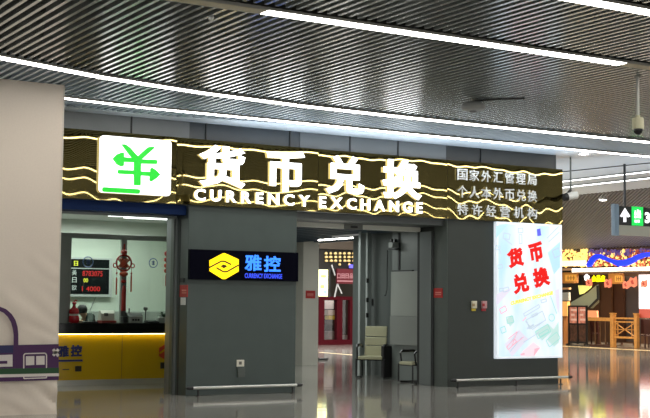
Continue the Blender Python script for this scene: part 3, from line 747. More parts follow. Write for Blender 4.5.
# camera stalk and plant
x0 = on_top(146, 3.45)
t = thing('desk_camera', 'small grey camera on a stalk standing on the counter', 'camera', (x0, 3.46, ZT))
MB().lathe([(.05, 0), (.05, .012), (.012, .02), (.01, .24)], (x0, 3.46, ZT), 12).build('stand', M_side, t)
MB().lathe([(.012, 0), (.04, .03), (.042, .07), (.03, .08)], (x0, 3.46, ZT + .23), 14).build('head', mat('grey_head', (.2, .22, .2), .5), t)
x0 = on_top(165.5, 3.4)
t = thing('potted_plant', 'small dark green plant in a pale pot at the right end of the counter', 'plant', (x0, 3.46, ZT))
MB().lathe([(.05, 0), (.065, .11), (.055, .11)], (x0, 3.46, ZT), 16).build('pot', M_white, t)
mb = MB()
for k in range(16):
    a = k * 2.4; r = .09 + .06 * random.random(); zz = ZT + .13 + .1 * random.random()
    c = Vector((x0 + r * .6 * math.cos(a), 3.46 + r * .6 * math.sin(a), zz)); tip = Vector((x0 + r * 1.25 * math.cos(a), 3.46 + r * 1.25 * math.sin(a), zz + .01))
    sd = Vector((-math.sin(a), math.cos(a), 0)) * .028
    b0 = Vector((x0, 3.46, ZT + .1)); mb.add([b0, c - sd, tip, c + sd, c + Vector((0, 0, .006))], [(0, 1, 4), (1, 2, 4), (2, 3, 4), (3, 0, 4)])
mb.build('foliage', mat('dark_leaf', (.02, .06, .025), .5), t)

# ------------------------------------------------------------------ person behind the counter
def skin_mesh(name, verts, edges, rad, M, parent, root=0, sub=2):
    me = bpy.data.meshes.new(name); me.from_pydata(verts, edges, [])
    o = bpy.data.objects.new(name + '_tmp', me); COL.objects.link(o)
    md = o.modifiers.new('s', 'SKIN'); md.use_smooth_shade = True
    for i, r in enumerate(rad):
        sv = me.skin_vertices[0].data[i]; sv.radius = r if isinstance(r, tuple) else (r, r); sv.use_root = (i == root)
    sd = o.modifiers.new('d', 'SUBSURF'); sd.levels = sub; sd.render_levels = sub
    dg = bpy.context.evaluated_depsgraph_get(); dg.update()
    m2 = bpy.data.meshes.new_from_object(o.evaluated_get(dg))
    vs = [v.co.copy() for v in m2.vertices]; fs = [tuple(p.vertices) for p in m2.polygons]
    bpy.data.objects.remove(o); bpy.data.meshes.remove(m2)
    mb = MB().add(vs, fs); mb.sm = True
    return mb.build(name, M, parent)
hc = F(82, 311.5, 4.0)             # centre of the head
bx, by = hc.x + .26, 4.18          # pelvis, on a stool
PZ = .82
pt = thing('person', 'person with black hair and grey-green top bent over behind the counter', 'person', (bx, by, 0))
V = [(bx, by, PZ), (bx - .02, by - .01, PZ + .2), (bx - .07, by - .03, PZ + .38), (bx - .14, by - .06, PZ + .47), (hc.x + .07, hc.y + .02, hc.z - .09), (hc.x + .01, hc.y - .0, hc.z - .02), (hc.x - .01, hc.y - .01, hc.z + .06),
     (bx - .1, by - .24, PZ + .44), (bx - .2, by - .42, PZ + .24), (bx - .38, by - .5, PZ + .37), (bx - .45, by - .52, PZ + .38),
     (bx - .02, by + .12, PZ + .42), (bx - .08, by + .16, PZ + .2), (bx - .28, by + .05, PZ + .28), (bx - .36, by + .0, PZ + .3),
     (bx - .03, by - .12, PZ - .03), (bx - .38, by - .16, PZ - .05), (bx - .36, by - .16, .1), (bx - .48, by - .17, .045),
     (bx - .03, by + .12, PZ - .03), (bx - .38, by + .14, PZ - .05), (bx - .36, by + .14, .1), (bx - .48, by + .15, .045)]
E_ = [(0, 1), (1, 2), (2, 3), (3, 4), (4, 5), (5, 6), (3, 7), (7, 8), (8, 9), (9, 10), (3, 11), (11, 12), (12, 13), (13, 14), (0, 15), (15, 16), (16, 17), (17, 18), (0, 19), (19, 20), (20, 21), (21, 22)]
Rr_ = [(.15, .13), (.14, .12), (.15, .12), (.1, .09), .055, .085, .075, .065, .05, .038, .035, .065, .05, .038, .035, .09, .07, .05, .045, .09, .07, .05, .045]
skin_mesh('body', V, E_, Rr_, grain(mat('skin', (.5, .3, .2), .55), 20, .05), pt)
# clothing and hair follow the body
vt = V[:4] + V[7:10] + V[11:14]; et = [(0, 1), (1, 2), (2, 3), (3, 4), (4, 5), (5, 6), (3, 7), (7, 8), (8, 9)]
rt = [(.16, .14), (.155, .135), (.165, .135), (.11, .1), .08, .062, .05, .08, .062, .05]
skin_mesh('top', vt, et, rt, grain(mat('grey_green_cloth', (.035, .05, .042), .8), 30, .2), pt)
vp_ = [V[0]] + V[15:18] + V[19:22]; skin_mesh('trousers', vp_, [(0, 1), (1, 2), (2, 3), (0, 4), (4, 5), (5, 6)], [(.16, .14), .1, .08, .06, .1, .08, .06], mat('dark_trousers', (.02, .02, .03), .8), pt)
mb = MB().ball(hc + Vector((.012, .01, .035)), .105, .1, .105, 16, 10)
for v in mb.v:
    v.z += .012 * noise.noise(v * 14); v.x += .01 * noise.noise(v * 16)
mb.build('hair', mat('black_hair', (.008, .008, .009), .5), pt)
mb = MB()
for s_ in (-1, 1):
    mb.ball(hc + Vector((-.075, s_ * .032 - .02, -.045)), .012, .014, .01, 8, 6)
mb.build('eyes', mat('eye_dark', (.02, .015, .015), .3), pt)
MB().ball(hc + Vector((-.092, -.02, -.075)), .016, .016, .022, 8, 6).build('nose', MATS['skin'], pt)
t = thing('stool', 'dark stool under the person behind the counter', 'stool', (bx, by, 0))
MB().lathe([(.19, .64), (.2, .66), (.2, .7), (.18, .72)], (bx, by, 0), 20).build('seat', M_black, t)
mb = MB().lathe([(.22, 0), (.22, .03), (.03, .05), (.03, .64)], (bx, by, 0), 16); mb.build('pedestal', M_steel, t)

# ------------------------------------------------------------------ doorway and hall behind
dr = thing('sliding_door', 'pale header and sensor of the automatic door between the grey walls', 'door', (3.9, .95, 3.03))
MB().box(2.14, 5.5, .9, 1.04, 3.03, 3.12).build('header', mat('pale_header', (.8, .8, .72), .4), dr, bevel=.004)
rect_on(MB(), 344, 224.6, 362, 229.6, .9, .03).build('sensor_case', mat('grey_sensor', (.2, .21, .19), .4), dr, bevel=.004)
rect_on(MB(), 350.5, 226, 357.5, 228, .87, .01).build('sensor', M_black, dr, bevel=.003)
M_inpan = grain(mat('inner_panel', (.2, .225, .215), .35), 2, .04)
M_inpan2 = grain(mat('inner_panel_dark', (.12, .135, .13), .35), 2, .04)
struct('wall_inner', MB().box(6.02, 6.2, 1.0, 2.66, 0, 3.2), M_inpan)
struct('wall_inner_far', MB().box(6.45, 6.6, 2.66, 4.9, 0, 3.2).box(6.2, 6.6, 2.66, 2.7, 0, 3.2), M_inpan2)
ZI = 3.2
mb = MB().box(2.05, 8.2, .92, 9.2, ZI, ZI + .1); struct('ceiling_inner', mb, mat('navy_ceiling', (.04, .055, .08), .4))
mb = MB(); xq = 2.1
while xq < 8: mb.box(xq, xq + .05, .95, 8.9, ZI - .05, ZI); xq += .35
struct('ceiling_inner_slats', mb, mat('navy_slat', (.07, .1, .13), .4))
struct('column_1', MB().box(7.04, 7.5, 8.2, 9.0, 0, ZI), grain(mat('pillar_stone', (.6, .59, .52), .4), 2, .04))
struct('wall_hall_left', MB().box(2.05, 7.04, 8.6, 8.8, 0, ZI), M_inpan2)
for ptx, lab in (((320, 240.6, 361, 237.4), 'bright ceiling tube seen through the doorway beside the pillar'), ((332, 236.9, 361, 234.9), 'thin dim ceiling tube seen through the doorway')):
    a = hit(ptx[0], ptx[1], 2, ZI - .07); c = hit(ptx[2], ptx[3], 2, ZI - .07)
    a.x = c.x = (a.x + c.x) / 2
    big = 'bright' in lab
    t = thing('tube_light', lab, 'light', (a + c) / 2)
    MB().box(a.x - .03, a.x + .03, c.y, a.y, ZI - .05, ZI - .02).build('housing', M_channel, t)
    MB().box(a.x - .025, a.x + .025, c.y, a.y, ZI - .075, ZI - .05).build('tube', M_lamp if big else mat('lit_dim', (.5, .5, .5), emit=.25), t)
# door leaf stiles seen edge on
for k, (px0, px1, yy, lab) in enumerate(((359.4, 365, 3.78, 'thicker pale steel door post behind the left chair'), (366.6, 371, 3.95, 'thinner pale steel door post with dark hinges'))):
    a = hit(px0, 376, 1, yy).x; c = hit(px1, 376, 1, yy).x
    t = thing('door_post', lab, 'post', ((a + c) / 2, yy, 0))
    MB().box(a, c, yy, yy + .08, 0, ZI).build('post', mat('pale_steel', (.46, .5, .49), .35, .4), t, bevel=.004)
    if k:
        for zz in (.5, 1.28, 1.62, 2.05): MB().box(a - .03, a + .02, yy - .03, yy, zz, zz + .1).build('hinge', M_black, t)
rect_on(MB(), 370.5, 298.5, 375.5, 305.5, 4.2, .05)
t = tag(rect_on(MB(), 370.8, 298.8, 375.4, 305.6, 4.1, .06).build('switch_box', M_black, loc=F(373, 305.6, 4.1), bevel=.004), 'small black box mounted beside the thin door post', 'box')
XW = 6.02
t = thing('wall_cabinet', 'large pale wall panel unit above the second chair inside the doorway', 'cabinet', (XW, 1.8, .8))
rect_on(MB(), 394.6, 271.5, 424, 316.2, XW, .1, 0).build('upper_panel', mat('pale_panel', (.36, .38, .35), .3), t, bevel=.004)
rect_on(MB(), 393.8, 316.6, 424, 345.2, XW, .1, 0).build('lower_panel', mat('pale_panel_low', (.27, .285, .265), .3), t, bevel=.004)
rect_on(MB(), 394, 270.3, 414, 271.3, XW, .05, 0).build('dark_pipe', M_dark, t)  # dark pipe line along the top of the panel unit
mb = MB(); rect_on(mb, 398.6, 233, 400.2, 270, XW, .02, 0)
tag(mb.build('conduit', M_dark, loc=hit(399.4, 270, 0, XW)), 'dark vertical conduit on the wall above the pale cabinet', 'pipe')
t = thing('wall_projector', 'small pale box with black bracket high on the inner wall', 'device', hit(393, 248, 0, 6.2))
mb = MB(); yq = hit(393, 244, 1, 2.6)
rect_on(MB(), 388.5, 242.5, 396.5, 248, 2.55, .15).build('case', mat('pale_case', (.4, .43, .42), .4), t, bevel=.006)
rect_on(MB(), 396.6, 238, 398.6, 249, 2.6, .12).build('bracket', M_black, t)
rect_on(MB(), 388, 249, 399, 250, 2.6, .25).build('shelf', M_dark, t)
for px in (390, 393.5): rect_on(MB(), px, 239, px + 1.6, 242.5, 2.55, .05).build('knob', M_black, t)
mb = MB(); P = [F(387.5, 250, 2.63), F(387.2, 270, 2.63), F(387, 290, 2.63), F(385.5, 296, 2.63), F(384.3, 295, 2.63)]
mb.tube(P, .01, 6); tag(mb.build('hanging_cable', M_dark, loc=P[2]), 'thin dark cable hanging down the inner wall from the small box', 'cable')
struct('trim_17', MB().box(6.2, 6.215, 2.64, 2.66, 0, ZI), M_dark)
a = hit(388, 360, 1, 2.62)
tag(rect_on(MB(), 381, 346, 393, 377.5, 2.77, .09).build('recess_dark_box', M_black, loc=F(387, 378, 2.8), bevel=.006), 'low black box standing in for the dark recess between the two pale chairs', 'cabinet')  # black box painted in for the shade of the recess behind the chair

# office chairs
def office_chair(label, loc, rz):
    t = thing('office_chair', label, 'chair', loc, None); t.rotation_euler.z = rz
    keep = ROOTLOC[t.name]; ROOTLOC[t.name] = Vector((0, 0, 0))
    Mcr = mat('cream_leather', (.56, .54, .36), .45); Mfrm = mat('black_tube', (.012, .012, .014), .3, .2)
    def B(mb, name, M, **k):
        o = mb.build(name, M, None, **k); o.parent = t; return o
    B(MB().box(-.24, .24, -.25, .23, .36, .43), 'seat', Mcr, bevel=.02)
    mb = MB()
    for z0, z1, y0, y1 in ((.40, .62, .22, .25), (.63, .79, .252, .275), (.80, 1.0, .277, .31)):
        mb.prism([(-.22, y0 - .03, z0), (-.22, y0 + .03, z0), (-.22, y1 + .03, z1), (-.22, y1 - .03, z1)], (.44, 0, 0))
    B(mb, 'backrest', Mcr, bevel=.012)
    for s in (-1, 1):
        X = s * .27
        B(MB().tube([(X, -.24, .02), (X, -.24, .37), (X, .2, .37), (X, .24, .02), (X, -.2, .02)], .019, 8), 'leg_frame', Mfrm)
        B(MB().tube([(X, -.16, .37), (X - s * .0, -.2, .6), (X, -.16, .635), (X, .12, .64), (X, .24, .6)], [.018, .02, .03, .03, .024], 8), 'armrest', Mfrm)
    B(MB().tube([(-.27, .2, .37), (.27, .2, .37)], .012, 6).tube([(-.27, -.24, .36), (.27, -.24, .36)], .012, 6), 'crossbar', Mfrm)
    ROOTLOC[t.name] = keep
    return t
office_chair('cream padded office chair standing by the pale steel door posts', (5.8, 3.06, 0), math.radians(-47)); bpy.data.objects['office_chair'].scale = (1.1, 1.1, 1.1)
office_chair('cream padded chair half hidden by the right wall, under the pale wall cabinet', (5.7, 1.33, 0), math.radians(-93))

# red shop beyond the hall
YS = 21.5
struct('wall_shop', MB().box(8, 30, YS + 1.2, YS + 1.3, 0, 6.0), mat('shop_dark', (.012, .011, .01), .5))
struct('wall_shop_top', rect_on(MB(), 300, 238, 380, 249.5, YS, .1), mat('shop_brown', (.07, .055, .04), .6))
Mrf = mat('red_frame', (.05, .002, .006), .5, spec=.1)
sh = thing('glass_storefront', 'dark red framed glass shopfront seen through the doorway', 'shopfront', F(340, 344, YS))
def sp(x0, y0, x1, y1, t=.12, pl=YS): return rect_on(MB(), x0, y0, x1, y1, pl, t)
sp(312, 296.5, 366, 300, .2).build('top_rail', Mrf, sh); sp(312, 339.5, 366, 345, .2).build('bottom_rail', Mrf, sh)
for x0, x1 in ((316, 322), (334.5, 340), (347.5, 352.5), (360, 366)): sp(x0, 299, x1, 341, .18).build('mullion', Mrf, sh)
sp(352.5, 313, 362, 314, .16).build('cross_rail', mat('pinkish_rail', (.4, .12, .13), .3), sh)
Msh = thin_glass('shop_glass', (.8, .75, .75), .08)
for x0, x1 in ((322, 334.5), (340, 347.5), (352.5, 360)): sp(x0, 300, x1, 340, .02).build('pane', Msh, sh)
def goods(x0, y0, x1, y1, M, lab, cat='goods', pl=YS + .6, name='display_box', t=.3):
    return tag(rect_on(MB(), x0, y0, x1, y1, pl, t).build(name, M, loc=F((x0 + x1) / 2, y1, pl), bevel=.01), lab, cat)
goods(323.5, 300.5, 333.5, 309, mat('shop_white', (.8, .78, .72), .5, emit=.35), 'pale lit poster in the left shop window, upper', 'poster', t=.03, name='window_poster')
goods(324, 310, 334, 315, mat('shop_pale', (.6, .55, .45), .5, emit=.12), 'pale parcels on the display shelf of the left shop window', 'goods')
goods(325, 315.5, 333.8, 319.5, mat('shop_yellow', (.6, .5, .05), .5, emit=.15), 'yellow packets on the display shelf of the left shop window', 'goods')
goods(323, 320.5, 334.5, 324.5, mat('shop_brown2', (.05, .04, .03), .5), 'dark display table in the left shop window', 'table', name='display_table')
goods(324, 331, 332, 340, mat('shop_grey', (.25, .23, .21), .5), 'grey boxes at the foot of the left shop window', 'goods')
goods(342, 335, 346.5, 340, mat('shop_pale3', (.5, .45, .42), .5), 'small pale box at the foot of the middle shop window', 'box')
goods(353, 331, 357, 339, mat('shop_grey', (.25, .23, .21), .5), 'grey box at the foot of the right shop window', 'box')
t = thing('shop_sign', 'dark red shop sign with a row of white characters above the red frames', 'sign', F(347, 285, YS - .3))
sp(336, 269, 358.5, 283.8, .1, YS - .3).build('panel', mat('red_sign', (.08, .003, .012), .4, emit=.05, ecol=(.6, .02, .06)), t)
for k in range(5):
    front_text(MB(), '货币兑换店'[k] if 0 else '口田日品目'[k], 337 + k * 4.2, 273.5, 340.5 + k * 4.2, 278.5, YS - .405, .01, .03).build('letter', mat('pinkish_letter', (.35, .16, .18), .5, emit=.15), t, smooth=False)
sp(337, 280.5, 357.5, 281.8, .01, YS - .405).build('lettering_line', mat('pinkish_letter', (.35, .16, .18), .5, emit=.15), t)
t = thing('yellow_lightbox', 'small glowing yellow light box beside the pale pillar', 'light box', F(324, 297, 15.5))
rect_on(MB(), 317, 268.8, 328.4, 297, 15.5, .12).build('frame', M_black, t)
rect_on(MB(), 317, 269.6, 327.6, 296.3, 15.38, .01).build('print', mat('lit_yellow_print', (1, .95, .45), .5, emit=1.3, ecol=(1, .95, .42)), t)
for bx_, M_ in (((321, 275, 326, 277.5), 'o1'), ((320.5, 285, 324, 288), 'o1'), ((323.5, 290, 327, 294), 'o2')):
    rect_on(MB(), *bx_, 15.368, .006).build('print_mark', mat('mark_' + M_, (.9, .6, .1) if M_ == 'o1' else (.2, .6, .6), .5, emit=.8), t)
t = thing('ornament_rack', 'rows of small gold lamps above the red shop sign', 'lamp rack', F(342, 264, YS - .1))
sp(318, 250, 366, 270, .05, YS + .1).build('backing', mat('rack_black', (.008, .007, .006), .6), t)
Mgl_ = mat('lit_gold', (.8, .6, .25), .4, emit=.22, ecol=(1, .72, .25))
for r_ in range(4):
    for k in range(8):
        px, py = 326.5 + k * 4.5, 253.5 + r_ * 3.7
        if r_ == 3 and k not in (3, 5, 7): continue
        w_ = .9 + .5 * random.random()
        c = F(px + random.uniform(-.4, .4), py, YS - .05)
        MB().lathe([(.01, .06), (.05 * w_, .03), (.055 * w_, -.02), (.02, -.04)], c, 8).build('gold_lamp', Mgl_, t)
tag(sp(349, 264.8, 361, 268.2, .05, YS - .2).build('blue_light', mat('lit_violet', (.1, .1, .8), .5, emit=.9, ecol=(.15, .12, 1)), loc=F(355, 268, YS - .2)), 'violet blue light bar under the gold lamps', 'light')
t = thing('display_easel', 'pale folding A shaped stand legs before the red shop', 'easel', F(338, 297, 17))
for u, v in (((334.5, 297), (337.3, 284)), ((337.3, 284), (341.8, 293.5)), ((331.6, 265), (335, 275.5))):
    MB().bar(F(*u, 17), F(*v, 17), .045, .03, up=(0, 1, 0)).build('leg', mat('pale_leg', (.22, .22, .22), .4), t)
t = tag(MB().bar(hit(319.5, 352.3, 2, .002), hit(357, 355.3, 2, .002), .12, .006).build('floor_strip', mat('brass_strip', (.75, .6, .35), .35), loc=hit(338, 353.8, 2, 0)), 'pale brass floor strip beyond the doorway', 'trim strip')
a = hit(322, 360.2, 2, .0)
t = tag(MB().box(a.x - .12, a.x + .16, a.y - .06, a.y + .06, 0, .06).build('floor_stop', M_black, loc=a, bevel=.01), 'small black stop on the floor by the pale pillar', 'door stop')
a = hit(340, 357, 2, 0)
MB()

# ------------------------------------------------------------------ right side: restaurant
XR = 25.2
struct('wall_restaurant', MB().box(30, 30.2, 2, 40, 0, 4.4), mat('rest_dark', (.05, .022, .01), .5))
struct('wall_restaurant_side', MB().box(25, 30, 26, 26.2, 0, 4.4), mat('rest_dark', (.05, .022, .01), .5))
struct('ceiling_restaurant', MB().box(25.4, 30.2, 2, 30, 3.6, 3.7), mat('rest_dark', (.05, .022, .01), .5))
a = hit(560, 345.9, 2, .003); c = hit(650, 350.6, 2, .003); d = (c - a)
tag(MB().bar(a - d * 1.2, c + d * .8, .3, .006).build('floor_strip', mat('brass_strip', (.75, .6, .35), .35), loc=(a + c) / 2), 'long pale brass floor strip in front of the restaurant fence', 'trim strip')
def rr(x0, y0, x1, y1, t=.1, pl=XR): return rect_on(MB(), x0, y0, x1, y1, pl, t, 0)
def R3(px, py, pl=XR): return hit(px, py, 0, pl)
# fascia with gold ornaments
t = thing('restaurant_fascia', 'dark restaurant fascia covered in glittering gold and red ornaments', 'fascia', R3(606, 268))
rr(555, 249, 665, 266, .1, XR + .12).build('backing', mat('fascia_brown', (.1, .05, .03), .5), t)
mb = MB(); mb2 = MB(); mb3 = MB()
for k in range(520):
    px = random.uniform(562, 652); py = random.uniform(250, 266)
    if px < 590: tgt = mb if random.random() < .85 else mb2
    else:
        top = 250 + 3 * abs(math.sin((px - 590) / 12))
        tgt = mb if random.random() < .35 else mb2
        if py < 255 and random.random() < .7: tgt = mb3
    c = R3(px, py, XR - random.uniform(0, .12)); s = random.uniform(.03, .075)
    tgt.ball(c, s, s, s * random.uniform(.7, 1.5), 6, 4)
for mbx, nm, M_ in ((mb, 'gold_ornaments', mat('lit_gold_bead', (.7, .45, .12), .3, .3, emit=1.0, ecol=(1, .7, .2))), (mb2, 'red_ornaments', mat('red_bead', (.35, .06, .03), .4, emit=.25, ecol=(.8, .15, .06))), (mb3, 'violet_ornaments', mat('violet_bead', (.15, .08, .25), .4, emit=.12, ecol=(.3, .15, .8)))):
    o = mbx.build(nm, M_, t); o['kind'] = 'stuff'
rr(562.5, 260.5, 586.5, 266, .05, XR - .15).build('pale_glow_panel', mat('lit_cream', (1, .9, .6), emit=1.0, ecol=(1, .88, .55)), t)
# blue ribbon
up = [(586, 264.5), (590, 258), (594, 254.5), (600, 254), (605, 256.5), (611, 259), (617, 260.3), (623, 260), (630, 258), (636, 255), (642, 253), (652, 251.8)]
dn = [(654, 256.5), (645, 257), (638, 259.5), (633, 263), (626, 266), (618, 266.4), (612, 263.5), (605, 260.5), (599, 258.5), (595, 260), (591, 266), (587, 267)]
tag(MB().prism([R3(a, b_, XR - .22) for a, b_ in up + dn], (.06, 0, 0)).build('blue_ribbon', mat('lit_blue_band', (.02, .05, .9), .4, emit=.8, ecol=(.01, .035, .95)), loc=R3(620, 262, XR - .22), smooth=False), 'glowing blue wavy ribbon across the restaurant fascia', 'light')
tag(rr(588, 250, 650, 255, .03, XR - .02).build('violet_band', mat('violet_band', (.06, .03, .14), .5, emit=.1, ecol=(.2, .1, .8)), loc=R3(620, 255)), 'dim violet band behind the blue ribbon', 'panel')
for k, (x0, x1, y0, lab) in enumerate(((575, 617.5, 268.2, 'bright light bar below the fascia, left of the joint'), (620, 660, 267.2, 'bright light bar below the fascia, right of the joint'))):
    t = thing('light_bar', lab, 'light', R3((x0 + x1) / 2, 270), None)
    rr(x0, y0, x1, y0 + 3.6, .16, XR - .12).build('diffuser', mat('lit_warm', (1, .95, .8), emit=2.6, ecol=(1, .93, .75)), t)
    rr(x0 - 1, y0 + 3.6, x1 + 1, y0 + 4.6, .2, XR - .1).build('housing', mat('tan_housing', (.3, .2, .12), .5), t)
tag(rr(560, 268.5, 574.5, 270.5, .15).build('tan_beam', mat('tan_beam', (.55, .35, .2), .5), loc=R3(567, 270)), 'short tan beam end left of the light bars', 'beam')
tag(rr(560, 271.5, 652, 274.5, .1, XR + .15).build('dark_lintel', mat('dark_wood', (.05, .02, .012), .5), loc=R3(606, 274, XR + .1)), 'dark red wooden lintel under the light bars', 'beam')
def lantern(x0, y0, x1, y1, lab):
    t = thing('wooden_lantern', lab, 'lantern', R3((x0 + x1) / 2, y1, XR - .1))
    rr(x0, y0, x1, y1, .25, XR).build('case', mat('orange_wood', (.5, .2, .035), .45), t, bevel=.02)
    rr(x0 + 2, y0 + 2, x1 - 2, y1 - 2, .012, XR - .25).build('lit_face', mat('lit_amber', (.6, .3, .05), emit=.35, ecol=(.8, .36, .06)), t)
    mb = MB()
    for k in range(1, 4):
        xx = x0 + 2 + (x1 - x0 - 4) * k / 4; rect_on(mb, xx - .25, y0 + 3, xx + .25, y1 - 3, XR - .262, .01, 0)
    rect_on(mb, x0 + 3.5, (y0 + y1) / 2 - .3, x1 - 3.5, (y0 + y1) / 2 + .3, XR - .262, .01, 0)
    mb.build('lattice', mat('orange_wood_dark', (.3, .1, .02), .5), t)
lantern(563.3, 272.6, 578.6, 283.3, 'orange wooden lantern box beside the poster light box'); lantern(613, 273.5, 624.5, 284, 'orange wooden lantern box hanging between red paper decorations')
t = thing('flower_light', 'white flower shaped lamp left of the yellow characters', 'lamp', R3(587, 280, XR - .2))
c = R3(586.8, 277.5, XR - .2)
MB().ball(c, .05, .08, .07).build('core', mat('lit_white_soft', (1, 1, 1), emit=1.2), t)
for k in range(5):
    a = 2 * PI * k / 5 + .3; MB().ball(c + Vector((0, .09 * math.cos(a), .08 * math.sin(a))), .04, .07, .06, 8, 6).build('petal', mat('lit_white_soft', (1, 1, 1), emit=1.2), t)
t = thing('yellow_sign', 'glowing yellow characters above the slanted green canopy', 'sign', R3(598.5, 281.5, XR - .2))
for k, ch in enumerate('食品店'):
    front_text(MB(), ch, 592.2 + k * 4.5, 275.2, 596.4 + k * 4.5, 281.8, XR - .2, .04, .05, 0).build('letter', mat('lit_yellow_letter', (1, 1, 0), emit=1.1, ecol=(1, .95, 0)), t, smooth=False)
for k, (px, py, r_, lab) in enumerate(((588.5, 282.5, 3.6, 'red paper decoration under the white flower lamp'), (607.5, 283.2, 4.2, 'pink red paper decoration between the yellow characters and the lantern'), (625.5, 284.8, 3.6, 'pink red paper decoration just right of the lantern box'), (632.3, 282, 4.6, 'largest pink red paper decoration left of the white panel'), (643.5, 283.6, 3.2, 'red paper decoration in front of the white panel'))):
    c = R3(px, py, XR - .3); t = thing('paper_decoration', lab, 'decoration', c, 'red paper decorations along the restaurant front')
    s = r_ / 23
    mb = MB().prism([c + Vector((0, s * q[0], s * q[1])) for q in ((-1, -.7), (-.3, -1), (.2, -.75), (.9, -.9), (1, .2), (.5, .9), (-.2, .6), (-.9, 1), (-1.05, .1))], (.05, 0, 0))
    mb.build('paper', mat('coral_paper', (.75, .2, .12), .6, emit=.25, ecol=(1, .28, .18)), t, smooth=False)
    mb = MB().prism([c + Vector((-.01, s * q[0] * .5, s * q[1] * .5)) for q in ((-1, -.7), (.2, -.9), (.9, .3), (-.2, .9))], (.008, 0, 0))
    mb.build('cut_out', mat('deep_coral', (.5, .07, .05), .6), t, smooth=False)
# dark brown folding screens and the white panel
for k, (x0, x1, M_, lab) in enumerate(((601, 613, (.06, .025, .01), 'dark brown screen panel behind the fence, left of three'), (613.2, 625.5, (.045, .016, .006), 'darkest brown screen panel behind the fence, middle of three'), (626, 640.5, (.05, .04, .04), 'dark grey-brown screen panel beside the white panel'))):
    t = thing('screen_panel', lab, 'screen', R3((x0 + x1) / 2, 343, 27), 'dark screens behind the fence')
    rr(x0, 276, x1, 342, .08, 26.2 + .13 * k).build('panel', mat('screen%d' % k, M_, .4), t)
    rr(x0 + .1, 276, x0 + .9, 342, .1, 26.2 + .13 * k).build('frame', mat('screenf%d' % k, tuple(q * .6 for q in M_), .4), t)
t = thing('wall_lightbox', 'glowing white light box with red lower panel at the right edge of the restaurant', 'light box', R3(650, 318, 25.6))
rr(640.8, 274.5, 668, 309, .1, 25.6).build('white_panel', mat('lit_white_panel', (.95, .95, 1), .5, emit=.9, ecol=(.97, .95, 1)), t)
rr(641, 309, 668, 318, .1, 25.6).build('red_panel', mat('pink_red_panel', (.55, .12, .1), .5), t)
# canopy, menu shelves, counter on the left
t = thing('slanted_canopy', 'slanted grey green canopy with a yellow panel left of the brown screens', 'canopy', R3(584, 309, 26))
MB().prism([R3(555 + a / 10.44, 270 + b_ / 10.44, 26) for a, b_ in ((160, 375), (165, 340), (345, 235), (430, 160), (440, 300), (340, 400))], (.3, 0, 0)).build('sheet', mat('grey_green_sheet', (.32, .36, .25), .5), t, smooth=False)
MB().prism([R3(555 + a / 10.44, 270 + b_ / 10.44, 25.95) for a, b_ in ((240, 160), (375, 165), (368, 185), (290, 245), (255, 255))], (.05, 0, 0)).build('yellow_panel', mat('lit_lemon', (.85, .85, .2), .5, emit=.5, ecol=(1, 1, .3)), t, smooth=False)
MB().prism([R3(555 + a / 10.44, 270 + b_ / 10.44, 25.93) for a, b_ in ((430, 158), (442, 160), (450, 300), (345, 402), (338, 395), (437, 295))], (.1, 0, 0)).build('edge', M_dark, t, smooth=False)
goods(562, 285.5, 571, 289, mat('tan_board', (.6, .35, .18), .5), 'tan board on the wall behind the poster light box', 'board', 0, 'wall_board') if 0 else None
tag(rr(561, 287.6, 571, 289.6, .1, 26.4).build('tan_shelf', mat('tan_board', (.6, .33, .16), .5), loc=R3(566, 289.6, 26.4)), 'narrow tan shelf between the poster and the canopy', 'shelf')
tag(rr(562, 292.5, 570.5, 300.5, .1, 26.4).build('grey_notice', mat('grey_notice', (.4, .42, .4), .5), loc=R3(566, 300.5, 26.4)), 'grey notice board between the poster and the canopy', 'notice')
tag(rr(561, 301.5, 570, 316, .15, 26.4).build('amber_panel', mat('lit_orange', (.8, .42, .12), .5, emit=.35, ecol=(1, .5, .15)), loc=R3(566, 316, 26.4)), 'glowing orange panel behind the menu stand', 'light box')
tag(rr(560, 316, 569, 346, .3, 26.5).build('wooden_counter', mat('brown_wood', (.22, .09, .025), .45), loc=R3(565, 345, 26.3)), 'brown wooden counter end behind the poster light box', 'counter')
tag(rr(588, 310.5, 598.5, 318.5, .1, 27).build('food_picture', mat('lit_food', (.8, .35, .2), .5, emit=.3, ecol=(1, .4, .2)), loc=R3(593, 318, 27)), 'orange food picture above the wooden rail, beside the menu stand', 'picture')
# menu stand
XM = 25.85
ms = thing('menu_stand', 'black framed two panel menu stand with pink food pictures', 'menu stand', R3(578.5, 344, XM))
for x0, x1 in ((569, 570.2), (578, 579), (586.6, 587.8)): rr(x0, 305.5, x1, 344.3, .06, XM).build('upright', M_black, ms)
for y0, y1 in ((305.5, 307), (323.3, 324.6), (341.5, 343.2)): rr(569, y0, 587.8, y1, .05, XM).build('crossbar', M_black, ms)
for x0, x1 in ((570.2, 578), (579, 586.6)):
    f = rr(x0, 307, x1, 323.3, .03, XM).build('menu_picture', grain(mat('menu_pink', (.55, .2, .14), .5, emit=.12, ecol=(.8, .3, .2)), 6, .6), ms)
    for k in range(3): rr(x0 + 1, 309 + k * 4.8, x1 - (1.2 + k % 2 * 2), 311 + k * 4.8, .008, XM - .031).build('print_line', mat('menu_pale', (.75, .5, .42), .5, emit=.1), f)
    rr(x0, 324.6, x1, 341.5, .02, XM).build('lower_panel', grain(mat('menu_dark', (.08, .035, .02), .5), 8, .6), ms)
for x0 in (568, 586): 
    c = R3(x0 + 1.3, 344, XM); MB().box(c.x - .15, c.x + .15, c.y - .04, c.y + .04, 0, .05).build('foot', M_black, ms)
